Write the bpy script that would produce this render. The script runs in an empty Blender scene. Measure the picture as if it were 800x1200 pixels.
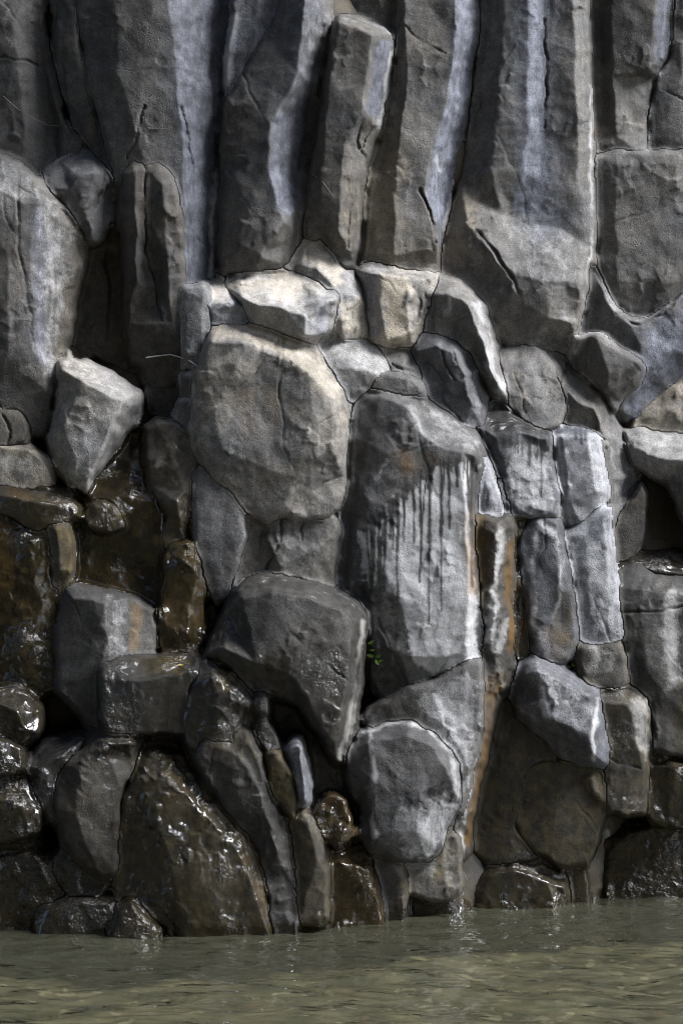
import bpy, math
import numpy as np
from mathutils import Vector, geometry

scene = bpy.context.scene
COL = scene.collection

# ------------------------------------------------------------------ frame
# The cliff was measured in units of 1/160 m ("u"): x to the right, y down,
# h out from the cliff.  at() turns such a measurement into a world point.
CAM_Z, DIST, FPX, U = 3.03, 14.0, 2240.0, 160.0

def at(px, py, h):
    d = DIST - np.asarray(h, float) / U
    return (np.asarray(px, float) - 400) / FPX * d, d - DIST, CAM_Z - (np.asarray(py, float) - 600) / FPX * d

def base_h(px, py):
    b = np.interp(py, [-600, 0, 300, 500, 700, 900, 1090, 1400], [-260, -170, -135, -90, -45, -5, 18, 40])
    return b - 0.3 * np.maximum(0, np.asarray(px, float) - 330)

# ------------------------------------------------------------------ noise
def _hash(ix, iy, seed):
    n = (ix.astype(np.int64) * 374761393 + iy.astype(np.int64) * 668265263 + seed * 974711) & 0xFFFFFFFF
    n = ((n ^ (n >> 13)) * 1274126177) & 0xFFFFFFFF
    n = n ^ (n >> 16)
    return (n & 0xFFFF) / 65535.0

def perlin(x, y, wl, seed):
    x = np.asarray(x, float) / wl; y = np.asarray(y, float) / wl
    x0 = np.floor(x); y0 = np.floor(y); fx = x - x0; fy = y - y0
    u = fx * fx * fx * (fx * (fx * 6 - 15) + 10); v = fy * fy * fy * (fy * (fy * 6 - 15) + 10)
    def g(dx, dy):
        a = _hash(x0 + dx, y0 + dy, seed) * 6.28318
        return np.cos(a) * (fx - dx) + np.sin(a) * (fy - dy)
    a = g(0, 0) * (1 - u) + g(1, 0) * u
    b = g(0, 1) * (1 - u) + g(1, 1) * u
    return (a * (1 - v) + b * v) * 1.5

def fbm(x, y, wl, seed, oct=3, gain=.5):
    s = 0; a = 1
    for i in range(oct):
        s = s + a * perlin(x, y, wl / 2 ** i, seed + 17 * i); a *= gain
    return s

def chips(x, y, wl, seed):
    """piecewise-planar noise: every cell is a little tilted facet"""
    gx = x / wl; gy = y / wl
    ix = np.floor(gx); iy = np.floor(gy)
    best = np.full(gx.shape, 9e9); val = np.zeros(gx.shape)
    for dx in (-1, 0, 1):
        for dy in (-1, 0, 1):
            cx = ix + dx; cy = iy + dy
            jx = cx + _hash(cx, cy, seed); jy = cy + _hash(cx, cy, seed + 5)
            d = (gx - jx) ** 2 + (gy - jy) ** 2
            tx = _hash(cx, cy, seed + 9) - .5; ty = _hash(cx, cy, seed + 13) - .5; o = _hash(cx, cy, seed + 21) - .5
            v = tx * (gx - jx) * 1.6 + ty * (gy - jy) * 1.6 + o * .5
            m = d < best
            best = np.where(m, d, best); val = np.where(m, v, val)
    return val

def facet(x, y, wl, seed):
    """creased, continuous facets: linear over a skewed triangle lattice"""
    x = np.asarray(x, float) / wl; y = np.asarray(y, float) / wl
    k = (x + y) * .3660254
    i = np.floor(x + k); j = np.floor(y + k)
    fx = x + k - i; fy = y + k - j
    lo = fx > fy
    a = _hash(i, j, seed); c = _hash(i + 1, j + 1, seed)
    b = np.where(lo, _hash(i + 1, j, seed), _hash(i, j + 1, seed))
    hi = np.maximum(fx, fy); mn = np.minimum(fx, fy)
    return (a * (1 - hi) + b * (hi - mn) + c * mn) * 2 - 1

def sstep(a, b, x):
    t = np.clip((x - a) / (b - a), 0, 1)
    return t * t * (3 - 2 * t)

def seg_dist(x, y, pts, closed=False):
    d = np.full(np.shape(x), 1e9)
    n = len(pts)
    for i in range(n if closed else n - 1):
        ax, ay = pts[i][:2]; bx, by = pts[(i + 1) % n][:2]
        ex, ey = bx - ax, by - ay
        L = ex * ex + ey * ey + 1e-9
        t = np.clip(((x - ax) * ex + (y - ay) * ey) / L, 0, 1)
        d = np.minimum(d, np.hypot(x - ax - t * ex, y - ay - t * ey))
    return d

def poly_sdf(x, y, pts):
    d = seg_dist(x, y, pts, True)
    ins = np.zeros(np.shape(x), bool)
    n = len(pts)
    for i in range(n):
        ax, ay = pts[i][:2]; bx, by = pts[(i + 1) % n][:2]
        if ay == by: continue
        c = ((ay > y) != (by > y)) & (x < (bx - ax) * (y - ay) / (by - ay) + ax)
        ins ^= c
    return np.where(ins, d, -d)

def chaikin(pts, n=1):
    for _ in range(n):
        q = []
        for i in range(len(pts)):
            a = pts[i]; b = pts[(i + 1) % len(pts)]
            q.append((a[0] * .85 + b[0] * .15, a[1] * .85 + b[1] * .15))
            q.append((a[0] * .15 + b[0] * .85, a[1] * .15 + b[1] * .85))
        pts = q
    return pts

def blur(a, sig):
    if sig <= 0: return a
    r = int(sig * 3) + 1
    k = np.exp(-.5 * (np.arange(-r, r + 1) / sig) ** 2); k /= k.sum()
    for ax in (0, 1):
        p = np.pad(a, [(r, r) if i == ax else (0, 0) for i in (0, 1)], mode='edge')
        o = np.zeros_like(a)
        for i, w in enumerate(k):
            sl = [slice(None)] * 2; sl[ax] = slice(i, i + a.shape[ax])
            o += w * p[tuple(sl)]
        a = o
    return a

# ------------------------------------------------------------------ mesh
def make_mesh(name, verts, quads, tris, mat, attrs=None, smooth=True):
    me = bpy.data.meshes.new(name)
    nq, nt = len(quads), len(tris)
    me.vertices.add(len(verts)); me.vertices.foreach_set('co', np.ascontiguousarray(verts, np.float32).ravel())
    loops = np.concatenate([np.asarray(quads, np.int32).ravel(), np.asarray(tris, np.int32).ravel()])
    me.loops.add(len(loops)); me.loops.foreach_set('vertex_index', loops)
    me.polygons.add(nq + nt)
    st = np.concatenate([np.arange(nq) * 4, nq * 4 + np.arange(nt) * 3]).astype(np.int32)
    me.polygons.foreach_set('loop_start', st)
    me.update(calc_edges=True); me.validate()
    if smooth: me.polygons.foreach_set('use_smooth', np.ones(len(me.polygons), bool))
    for k, v in (attrs or {}).items():
        at_ = me.attributes.new(k, 'FLOAT_COLOR', 'POINT')
        at_.data.foreach_set('color', np.ascontiguousarray(v, np.float32).ravel())
    if mat: me.materials.append(mat)
    ob = bpy.data.objects.new(name, me); COL.objects.link(ob)
    return ob

SEED = [0]
STEP = 1.6
PEND = []
FAC, RS = 1.6, .24
def rock(name, label, cat, group, out, d=0, ridges=(), r=9, dome=6, rough=1.0, sm=2.0, tone=1.0, warm=.5,
         wet=0, lime=0, algae=0, rust=0, rim=(0, 4), paint=(), thick=.6, s=1.7, lean=.5, warp=1.0, e=0, drop=.95, GROW=8, fall=2.2):
    s = STEP; SEED[0] += 1; seed = SEED[0] * 101
    tone = tone * (.84 if tone < 1.15 else 1.0) * float(np.interp(out[0][1], [0, 640, 800, 1100], [1.05, 1.05, .84, .8]))
    r = r * RS; dome = dome * .25; sm = sm * .4; rough = rough * (1 - .35 * wet)
    out = [tuple(p) if len(p) == 3 else (p[0], p[1], e) for p in out]
    xs = [p[0] for p in out]; ys = [p[1] for p in out]
    cx, cy = sum(xs) / len(xs), sum(ys) / len(ys)
    X, Y = np.meshgrid(np.arange(math.floor((min(xs) - 24) / STEP), math.ceil((max(xs) + 24) / STEP) + 1) * STEP, np.arange(math.floor((min(ys) - 24) / STEP), math.ceil((max(ys) + 24) / STEP) + 1) * STEP)
    # irregular edges and ridges
    wx = X + warp * (2.6 * perlin(X, Y, 38, seed) + 1.3 * perlin(X, Y, 13, seed + 1))
    wy = Y + warp * (2.6 * perlin(X, Y, 38, seed + 2) + 1.3 * perlin(X, Y, 13, seed + 3))
    S0 = poly_sdf(wx, wy, chaikin([p[:2] for p in out], 1)); S = S0 + GROW
    # facets
    V = [Vector(p[:2]) for p in out]; H = [p[2] * FAC for p in out]
    E = [(i, (i + 1) % len(out)) for i in range(len(out))]
    for rd in ridges:
        k = len(V)
        for p in rd: V.append(Vector(p[:2])); H.append(p[2] * FAC)
        E += [(k + i, k + i + 1) for i in range(len(rd) - 1)]
    ov, oe, of, vi, _, _ = geometry.delaunay_2d_cdt(V, E, [], 0, 1e-4, True)
    oh = []
    for v, ids in zip(ov, vi):
        if ids: oh.append(H[max(ids)])
        else:
            w = [1 / ((v - q).length + .5) ** 2 for q in V]
            oh.append(sum(a * b for a, b in zip(w, H)) / sum(w))
    Hm = np.zeros(X.shape); Wm = np.zeros(X.shape)
    for f in of:
        (ax, ay), (bx, by), (qx, qy) = [ov[i] for i in f]
        ha, hb, hc = [oh[i] for i in f]
        D = (by - qy) * (ax - qx) + (qx - bx) * (ay - qy)
        if abs(D) < 1e-6: continue
        l1 = ((by - qy) * (wx - qx) + (qx - bx) * (wy - qy)) / D
        l2 = ((qy - ay) * (wx - qx) + (ax - qx) * (wy - qy)) / D
        m = (l1 >= -1e-4) & (l2 >= -1e-4) & (l1 + l2 <= 1 + 1e-4)
        Hm[m] = (l1 * ha + l2 * hb + (1 - l1 - l2) * hc)[m]; Wm[m] = 1
    # beyond the outline go on from the nearest rim point, falling back
    bd = np.full(X.shape, 1e9); bh = np.zeros(X.shape)
    for i in range(len(out)):
        ax, ay, ah = out[i]; bx, by, bhh = out[(i + 1) % len(out)]
        ex, ey = bx - ax, by - ay
        tt = np.clip(((wx - ax) * ex + (wy - ay) * ey) / (ex * ex + ey * ey + 1e-9), 0, 1)
        dd = np.hypot(wx - ax - tt * ex, wy - ay - tt * ey); m = dd < bd
        bd = np.where(m, dd, bd); bh = np.where(m, (ah + (bhh - ah) * tt) * FAC, bh)
    Hm = np.where(S0 < 0, bh - fall * bd * (1 + .5 * perlin(X, Y, 24, seed + 41)), Hm); Hm = np.where((Wm == 0) & (S0 >= 0), bh, Hm)
    Hm = blur(Hm, sm / s)
    # overall swell, surface relief, rounded rim
    R = max(S0.max(), 1)
    Hm = Hm + dome * (1 - (1 - np.clip(S0 / R, 0, 1)) ** 2)
    Hm += rough * (1.5 * perlin(X, Y, 70, seed + 5) + .5 * perlin(X, Y, 27, seed + 6) + .28 * perlin(X, Y, 11, seed + 7)
                   + .22 * perlin(X, Y, 5, seed + 8))
    brk = sstep(.1, .5, perlin(X, Y, 60, seed + 9) + .5 * np.exp(-np.maximum(S0, 0) / 6))
    Hm += rough * 4.0 * brk * blur(chips(wx, wy, 13, seed + 10), .35)
    Hm += rough * 1.8 * facet(wx * 1.1, wy * .8, 44, seed + 12)
    Hm += min(rough, 1.2) * 6.0 * facet(wx * 1.3, wy * .6, 105, seed + 14)
    Hm += rough * .8 * facet(wx, wy, 17, seed + 16)
    rr = r * np.clip(1 + 1.3 * perlin(X, Y, 26, seed + 11), .25, 2.4)
    t = np.clip(S0 / rr, 0, 1)
    Hm -= 1.0 * rr * (1 - t) ** 2.1
    t = np.clip(S / 2.5, 0, 1)
    Hm -= 3 * (1 - t) ** 2
    # stains and painted-on light and shade, with shapes of their own
    one = np.ones(X.shape)
    ch = dict(n=0 * one, l=lime * one, w=wet * one, r=rust * one, a=algae * one, t=tone * one, b=warm * one)
    nz = perlin(X, Y, 22, seed + 31) * .55 + perlin(X, Y, 8, seed + 32) * .4 + perlin(X, Y, 3.4, seed + 35) * .3
    kx = wx + 1.6 * perlin(X, Y, 19, seed + 36) + .8 * facet(X, Y, 5, seed + 37); ky = wy + 1.2 * perlin(X, Y, 15, seed + 38)
    cz = np.clip(.9 + 1.2 * perlin(X, Y, 30, seed + 39), .15, 1.4)
    if rim[0] > 0:
        m = rim[0] * np.exp(-(np.maximum(S0 - 1, 0) / (rim[1] * np.clip(1 + 1.1 * perlin(X, Y, 45, seed + 33), .15, 3))) ** 2) \
            * np.clip(.75 + 1.1 * perlin(X, Y, 33, seed + 34), 0, 1)
        ch['l'] = np.maximum(ch['l'], m)
    CR = np.zeros(X.shape)
    # a few old fractures running in from the joints
    if S0.max() > 26 and wet < .6:
        G = np.random.RandomState(seed)
        for _ in range(int(np.clip((S0 > 0).sum() * s * s / 7000, 1, 4))):
            a0 = out[G.randint(len(out))]; b0 = out[G.randint(len(out))]
            f = G.uniform(.35, .8); n_ = 6; o_ = G.uniform(-.12, .12)
            dx, dy = (b0[0] - a0[0]) * f, (b0[1] - a0[1]) * f
            if math.hypot(dx, dy) < 25: continue
            pts = [(a0[0] + dx * q / n_ - dy * o_ * math.sin(q / n_ * 3.1) + G.uniform(-2.5, 2.5), a0[1] + dy * q / n_ + dx * o_ * math.sin(q / n_ * 3.1) + G.uniform(-2.5, 2.5)) for q in range(n_ + 1)]
            along = np.hypot(X - a0[0], Y - a0[1]) / math.hypot(dx, dy)
            CR += G.uniform(.9, 2.4) * cz * np.clip(1.15 - along, 0, 1) * sstep(1, .2, seg_dist(kx, ky, pts) / G.uniform(1.3, 2.0))
    for op in paint:
        k, pts, w, a = op
        if k == 'c':
            m = a * cz * sstep(1, .2, seg_dist(kx, ky, pts) / (w * .5))
        elif k.isupper():
            m = a * sstep(-w, w, poly_sdf(wx, wy, pts) + nz * w * 1.6)
        else:
            m = a * np.exp(-(seg_dist(*((X + 1.2 * perlin(X, Y, 30, seed + 44), Y) if k == 'k' else (kx, ky)), pts) / (w * .74) * (1 + .6 * nz)) ** 2)
            if k in 'lr': m = m * np.clip(.95 + .8 * perlin(X, Y, 40, seed + 43), .35, 1.2)
        k = k.lower()
        if k == 'c': CR += 2.5 * m; ch['t'] = ch['t'] * (1 - .25 * np.clip(m, 0, 1))
        elif k == 'h': Hm += m
        elif k == 'k':
            m = np.clip(m, 0, 1)
            ch['l'] = ch['l'] * (1 - m); ch['w'] = np.maximum(ch['w'], .22 * m); ch['t'] = ch['t'] * (1 - .35 * m)
        elif k == 'x': Hm += m * 5 * chips(wx, wy, 9, seed + 51) + m * 3 * perlin(X, Y, 7, seed + 52)
        elif k == 'd': ch['w'] = ch['w'] * (1 - np.clip(m, 0, 1))
        elif k == 't': ch['t'] = ch['t'] * (1 + m)
        elif k == 'b': ch['b'] = ch['b'] + m
        else: ch[k] = np.maximum(ch[k], m)
    h = d + base_h(cx, cy) + lean * (base_h(cx, Y) - base_h(cx, cy)) + Hm
    PEND.append(dict(name=name, label=label, cat=cat, group=group, X=X, Y=Y, S=S, S0=S0, h=h, CR=CR, ch=ch, thick=thick, seed=seed))

def shift_max(a, n, f):
    for ax in (0, 1):
        p = np.pad(a, [(n, n) if i == ax else (0, 0) for i in (0, 1)], mode='edge')
        o = None
        for i in range(2 * n + 1):
            sl = [slice(None)] * 2; sl[ax] = slice(i, i + a.shape[ax])
            o = p[tuple(sl)] if o is None else f(o, p[tuple(sl)])
        a = o
    return a

def settle(back):
    """let the blocks close up against each other: narrow valleys between neighbours
    become thin joints, each block keeps what it owns and dives under what it does not"""
    gx0 = min(p['X'][0, 0] for p in PEND); gy0 = min(p['Y'][0, 0] for p in PEND)
    W = int(round((max(p['X'][0, -1] for p in PEND) - gx0) / STEP)) + 1
    Hh = int(round((max(p['Y'][-1, 0] for p in PEND) - gy0) / STEP)) + 1
    GX, GY = np.meshgrid(gx0 + np.arange(W) * STEP, gy0 + np.arange(Hh) * STEP)
    M = back(GX, GY); own = np.full(M.shape, -1); K = M - 400
    for k, p in enumerate(PEND):
        a = int(round((p['Y'][0, 0] - gy0) / STEP)); b = int(round((p['X'][0, 0] - gx0) / STEP))
        p['sl'] = (slice(a, a + p['X'].shape[0]), slice(b, b + p['X'].shape[1]))
        X, Y, sd = p['X'], p['Y'], p['seed']
        key = p['h'] + 1.5 * perlin(X, Y, 8, sd + 61) + 3 * perlin(X, Y, 26, sd + 62) + 2.5 * chips(X, Y, 12, sd + 63)
        key = np.where(p['S0'] > 0, key, key - 250 + 12 * p['S0'])
        m = (p['S'] > 0) & (key > K[p['sl']]) & ((p['S0'] > 0) | (p['h'] > back(X, Y)))
        K[p['sl']] = np.where(m, key, K[p['sl']])
        M[p['sl']] = np.where(m, p['h'], M[p['sl']]); own[p['sl']] = np.where(m, k, own[p['sl']])
    C = shift_max(shift_max(M, 3, np.maximum), 3, np.minimum)
    C = np.minimum(blur(C, 1.0), np.maximum(C, M) + .5)
    F = np.maximum(M, C - .4)
    jw = -.22 + 1.5 * perlin(GX, GY, 75, 771) + 1.1 * perlin(GX, GY, 20, 772)      # how far a joint stands open
    # closed joints weld: the two faces run into each other over a few centimetres
    sm_ = np.zeros(M.shape); sm_[:, 1:] += own[:, 1:] != own[:, :-1]; sm_[1:] += own[1:] != own[:-1]
    seam = np.clip(blur(np.minimum(sm_, 1), 1.8) * 5, 0, 1)
    step_ = shift_max(M, 3, np.maximum) - shift_max(M, 3, np.minimum)
    weld = seam * np.clip(1 - np.maximum(jw, 0) * 2.5, 0, 1) * np.clip((66 - step_) / 20, 0, 1)
    soft = np.clip(seam * 1.15, 0, 1) * (1 - np.clip(weld, 0, 1))
    F = F * (1 - weld - soft) + (blur(C, 1.7) - .2) * weld + blur(M, 1.35) * soft
    global RELIEF; RELIEF = (GX, GY, F)
    for k, p in enumerate(PEND):
        sl = p['sl']; mine = own[sl] == k
        L = blur(mine.astype(float), 2.0)
        S2 = (L - .5) * 5.0 * STEP
        j = np.clip(jw[sl] - .12, 0, 1.7)
        h = np.where(mine, F[sl], np.minimum(p['h'], F[sl] - .2 + .7 * np.minimum(S2, 0)))
        h = h - (5.5 * j) * (1 - np.clip(S2 / (.8 + 2.6 * j), 0, 1)) ** 1.5
        p['h'] = h - p.pop('CR') * mine
        p['edge'] = np.clip(S2, 0, 9)
        finish(**p)

def finish(name, label, cat, group, X, Y, S, S0, h, ch, thick, seed, sl, edge):
    s = STEP; one = np.ones(X.shape)
    # keep the part inside the outline and pull its rim onto it
    q = (S[:-1, :-1] > -.75 * s) & (S[1:, :-1] > -.75 * s) & (S[:-1, 1:] > -.75 * s) & (S[1:, 1:] > -.75 * s)
    gy, gx = np.gradient(S, s)
    g2 = np.maximum(gx * gx + gy * gy, .25)
    mv = np.where(S < .45 * s, -np.clip(S, -1.5 * s, 1.5 * s), 0)
    X2 = X + mv * gx / g2; Y2 = Y + mv * gy / g2
    idx = np.arange(X.size).reshape(X.shape)
    Q = np.stack([idx[:-1, :-1][q], idx[1:, :-1][q], idx[1:, 1:][q], idx[:-1, 1:][q]], 1)
    used = np.unique(Q); remap = np.full(X.size, -1); remap[used] = np.arange(len(used)); Q = remap[Q]
    x, y, z = at(X2.ravel()[used], Y2.ravel()[used], h.ravel()[used])
    P = np.stack([x, y, z], 1); n = len(P)
    A1 = np.stack([ch[k].ravel()[used] for k in 'lwra'], 1)
    A2 = np.stack([ch['t'].ravel()[used], ch['b'].ravel()[used], ch['n'].ravel()[used], one.ravel()[used]], 1)
    # rim edges -> sides and back
    ed = np.concatenate([Q[:, [0, 1]], Q[:, [1, 2]], Q[:, [2, 3]], Q[:, [3, 0]]])
    key = np.sort(ed, 1); code = key[:, 0].astype(np.int64) * n + key[:, 1]
    u, inv, cnt = np.unique(code, return_inverse=True, return_counts=True)
    be = ed[cnt[inv.ravel()] == 1]
    bv = np.unique(be); bm = np.full(n, -1); bm[bv] = np.arange(len(bv))
    c = P[bv].mean(0); back = P[bv, 1].max() + thick
    rings = []
    for k, (f, sh) in enumerate(((.12, 0), (.4, .02), (1, .10))):
        p = P[bv].copy(); p[:, 1] += (back - p[:, 1]) * f
        p[:, 0] += (c[0] - p[:, 0]) * sh; p[:, 2] += (c[2] - p[:, 2]) * sh
        rings.append(p)
    nb = len(bv)
    V3 = np.concatenate([P] + rings + [np.array([[c[0], back, c[2]]])])
    quads = [Q]; prev = be
    for k in range(3):
        cur = n + k * nb + bm[be]
        quads.append(np.stack([prev[:, 1], prev[:, 0], cur[:, 0], cur[:, 1]], 1)); prev = cur
    tris = np.stack([prev[:, 1], prev[:, 0], np.full(len(prev), len(V3) - 1)], 1)
    A1 = np.concatenate([A1] + [A1[bv]] * 3 + [A1[:1]]); A2 = np.concatenate([A2] + [A2[bv]] * 3 + [A2[:1]])
    A1[n:, 0] *= .3
    # origin at the block's foot
    org = np.array([c[0], c[1], V3[:, 2].min()])
    ob = make_mesh(name, V3 - org, np.concatenate(quads), tris, ROCK, {'stain_light': A1, 'tint': A2})
    ob.location = org
    ob['label'] = label; ob['category'] = cat; ob['group'] = group
    return ob

# ------------------------------------------------------------------ materials
class NT:
    def __init__(s, name):
        s.m = bpy.data.materials.new(name); s.m.use_nodes = True
        s.t = s.m.node_tree; s.t.nodes.clear()
    def n(s, typ, **kw):
        nd = s.t.nodes.new(typ)
        ins = kw.pop('ins', {})
        for k, v in kw.items(): setattr(nd, k, v)
        for k, v in ins.items():
            if isinstance(v, bpy.types.NodeSocket): s.t.links.new(v, nd.inputs[k])
            else: nd.inputs[k].default_value = v
        return nd
    def math(s, op, a, b=0.0, c=0.0, clamp=False):
        return s.n('ShaderNodeMath', operation=op, use_clamp=clamp, ins={0: a, 1: b, 2: c}).outputs[0]
    def mix(s, f, a, b, mode='MIX'):
        return s.n('ShaderNodeMix', data_type='RGBA', blend_type=mode, clamp_factor=True, ins={0: f, 6: a, 7: b}).outputs[2]
    def noise(s, vec, scale, detail=3, rough=.55, **k):
        return s.n('ShaderNodeTexNoise', ins={'Vector': vec, 'Scale': scale, 'Detail': detail, 'Roughness': rough, **k}).outputs[0]
    def ramp(s, f, a, b):
        return s.n('ShaderNodeMapRange', interpolation_type='SMOOTHSTEP', ins={0: f, 1: a, 2: b, 3: 0.0, 4: 1.0}).outputs[0]

def rock_material():
    k = NT('basalt')
    pos = k.n('ShaderNodeNewGeometry').outputs['Position']
    st = k.n('ShaderNodeAttribute', attribute_name='stain_light')
    sp = k.n('ShaderNodeSeparateColor', ins={0: st.outputs['Color']})
    lime, wet, rust = sp.outputs; algae = st.outputs['Alpha']
    tn = k.n('ShaderNodeAttribute', attribute_name='tint')
    tp = k.n('ShaderNodeSeparateColor', ins={0: tn.outputs['Color']})
    tone, warm = tp.outputs[0], tp.outputs[1]
    n1 = k.noise(pos, 2.2, 4); n2 = k.noise(pos, 11, 5, .65); n3 = k.noise(pos, 78, 4, .75); n4 = k.noise(pos, 130, 2, .7)
    stretch = k.n('ShaderNodeMapping', ins={0: pos, 3: (9, 9, 1.1)}).outputs[0]
    n5 = k.noise(stretch, 1.6, 5, .6)
    base = k.mix(k.ramp(n1, .3, .7), (.088, .089, .092, 1), (.155, .154, .154, 1))
    slate = k.mix(k.ramp(n2, .3, .7), (.103, .109, .132, 1), (.180, .190, .224, 1))  # blue-grey rock; also sky light painted on right-facing facets
    wcol = k.mix(k.ramp(n2, .3, .7), (.110, .098, .080, 1), (.175, .154, .122, 1))
    base = k.mix(k.math('MULTIPLY', warm, k.ramp(n1, .15, .75), clamp=True), base, wcol)
    base = k.mix(k.math('MULTIPLY', k.math('SUBTRACT', .32, warm), 2.0, clamp=True), base, slate)
    base = k.mix(.5, base, k.mix(k.ramp(n2, .25, .75), (.6, .6, .6, 1), (1.35, 1.35, 1.35, 1)), 'MULTIPLY')
    base = k.mix(.75, base, k.mix(k.ramp(n3, .25, .72), (.4, .4, .4, 1), (1.65, 1.65, 1.65, 1)), 'MULTIPLY')
    base = k.mix(.4, base, k.mix(k.ramp(n5, .3, .7), (.55, .55, .55, 1), (1.35, 1.35, 1.35, 1)), 'MULTIPLY')
    var = k.ramp(k.noise(pos, 1.7, 6, .68, Distortion=.6), .50, .58)
    base = k.mix(k.math('MULTIPLY', var, .5), base, k.mix(1.0, base, (.52, .50, .47, 1), 'MULTIPLY'))
    # hairline joints
    dpos = k.n('ShaderNodeVectorMath', operation='ADD', ins={0: pos, 1: k.n('ShaderNodeVectorMath', operation='SCALE', ins={0: k.n('ShaderNodeTexNoise', ins={'Vector': pos, 'Scale': 3.0, 'Detail': 4.0}).outputs[1], 3: .35}).outputs[0]}).outputs[0]
    vd = k.n('ShaderNodeTexVoronoi', feature='DISTANCE_TO_EDGE', ins={'Vector': k.n('ShaderNodeMapping', ins={0: dpos, 3: (1.5, 1.0, .8)}).outputs[0], 'Scale': 1.5}).outputs[0]
    line = k.math('MULTIPLY', k.math('SUBTRACT', 1.0, k.ramp(vd, .0, .008)), k.ramp(k.noise(pos, 1.3, 2), .58, .68))
    base = k.mix(k.math('MULTIPLY', line, .6), base, (.03, .027, .024, 1))
    tanf = k.math('MULTIPLY', tp.outputs[2], k.math('ADD', .25, k.math('MULTIPLY', n2, 1.4)), clamp=True)
    base = k.mix(tanf, base, k.mix(k.ramp(n3, .25, .75), (.17, .145, .108, 1), (.36, .315, .245, 1)))  # tan also stands in for warm light on columns and ledges
    pv = k.n('ShaderNodeTexVoronoi', ins={'Vector': pos, 'Scale': 38.0, 'Randomness': 1.0}).outputs[0]
    pit = k.math('MULTIPLY', k.math('SUBTRACT', 1.0, k.ramp(pv, .05, .32)), k.ramp(k.noise(pos, 1.9, 4, .6), .50, .66))
    base = k.mix(k.math('MULTIPLY', pit, .55), base, (.04, .038, .036, 1))
    speck = k.ramp(n4, .66, .74)
    base = k.mix(k.math('MULTIPLY', speck, .25), base, (.4, .4, .38, 1))
    tc = k.n('ShaderNodeCombineColor', ins={0: tone, 1: tone, 2: tone}).outputs[0]
    base = k.mix(1.0, base, tc, 'MULTIPLY')
    crust = k.math('ADD', k.math('ADD', k.math('MULTIPLY', n2, .40), k.math('MULTIPLY', n3, .30)), k.math('MULTIPLY', n5, .30))
    lf = k.ramp(k.math('ADD', lime, k.math('MULTIPLY', k.math('SUBTRACT', crust, .5), 2.2)), .10, 1.15)
    lf = k.math('MULTIPLY', lf, k.ramp(lime, .02, .2))
    base = k.mix(lf, base, k.mix(n1, (.29, .29, .295, 1), (.47, .465, .46, 1)))  # lime; also highlights painted on lit edges and tops
    rf = k.math('MULTIPLY', rust, k.math('ADD', .1, k.math('MULTIPLY', k.math('MULTIPLY', n2, n5), 3.4)), clamp=True)
    base = k.mix(rf, base, k.mix(n3, (.075, .042, .016, 1), (.19, .115, .042, 1)))
    af = k.math('MULTIPLY', algae, k.math('ADD', .2, k.math('MULTIPLY', n2, 1.5)), clamp=True)
    base = k.mix(af, base, k.mix(k.ramp(n2, .35, .65), (.030, .025, .011, 1), (.088, .066, .024, 1)))
    pz = k.n('ShaderNodeSeparateXYZ', ins={0: pos}).outputs[2]
    tide = k.ramp(k.math('ADD', pz, k.math('MULTIPLY', k.math('SUBTRACT', n2, .5), .25)), .20, .04)
    wet = k.math('MAXIMUM', wet, tide)
    wv = k.math('MULTIPLY', wet, k.math('ADD', .55, k.math('MULTIPLY', n5, .95)), clamp=True)
    base = k.mix(k.math('MULTIPLY', wv, .95, clamp=True), base, k.mix(1.0, base, (.29, .255, .175, 1), 'MULTIPLY'))
    rough = k.math('SUBTRACT', .72, k.math('MULTIPLY', wv, .2))
    rough = k.math('ADD', rough, k.math('MULTIPLY', k.math('SUBTRACT', n2, .5), .12), clamp=True)
    spec = k.math('MULTIPLY', .32, k.math('SUBTRACT', 1.0, wv, clamp=True))
    # relief too fine for the mesh
    hh = k.math('ADD', k.math('MULTIPLY', n3, k.math('ADD', .003, k.math('MULTIPLY', k.ramp(k.noise(pos, 1.4, 3), .35, .65), .006))), k.math('MULTIPLY', n2, .008))
    hh = k.math('ADD', hh, k.math('MULTIPLY', n4, .005))
    hh = k.math('SUBTRACT', hh, k.math('MULTIPLY', line, .004))
    hh = k.math('SUBTRACT', hh, k.math('MULTIPLY', pit, .008))
    bump = k.n('ShaderNodeBump', ins={'Strength': .55, 'Distance': 1.0, 'Height': hh}).outputs[0]
    bs = k.n('ShaderNodeBsdfPrincipled', ins={'Base Color': base, 'Roughness': rough, 'Specular IOR Level': spec, 'Normal': bump})
    crk = k.ramp(k.noise(pos, 2.6, 3, .6), .45, .62)
    wh = k.math('ADD', k.math('MULTIPLY', k.noise(pos, 13, 2, .5), .034), k.math('MULTIPLY', k.noise(pos, 42, 3, .6), .020))
    drops = k.math('MULTIPLY', k.ramp(k.noise(pos, 80, 1, .5), .71, .78), .006)
    wbump = k.n('ShaderNodeBump', ins={'Strength': 1.0, 'Distance': 1.0, 'Height': k.math('ADD', drops, k.math('MULTIPLY', wh, k.math('ADD', .10, k.math('MULTIPLY', crk, 1.1))))}).outputs[0]
    coat = k.ramp(wv, .38, .85)
    k.t.links.new(coat, bs.inputs['Coat Weight']); bs.inputs['Coat Roughness'].default_value = .15
    bs.inputs['Coat IOR'].default_value = 1.5
    k.t.links.new(wbump, bs.inputs['Coat Normal'])
    o = k.n('ShaderNodeOutputMaterial'); k.t.links.new(bs.outputs[0], o.inputs[0])
    return k.m
ROCK = rock_material()
SKY_STRENGTH, SUN_POWER, SUN_ANGLE, SUN_COLOR, EXPOSURE = .10, 4.8, 26, (.96, .97, 1.0), 1.08
GC = 'tall basalt columns of the upper cliff'
GM = 'blocks of the broken middle band'
GW = 'wet rocks of the seeping left side'
GR = 'stacked blocks of the lower right'
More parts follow.
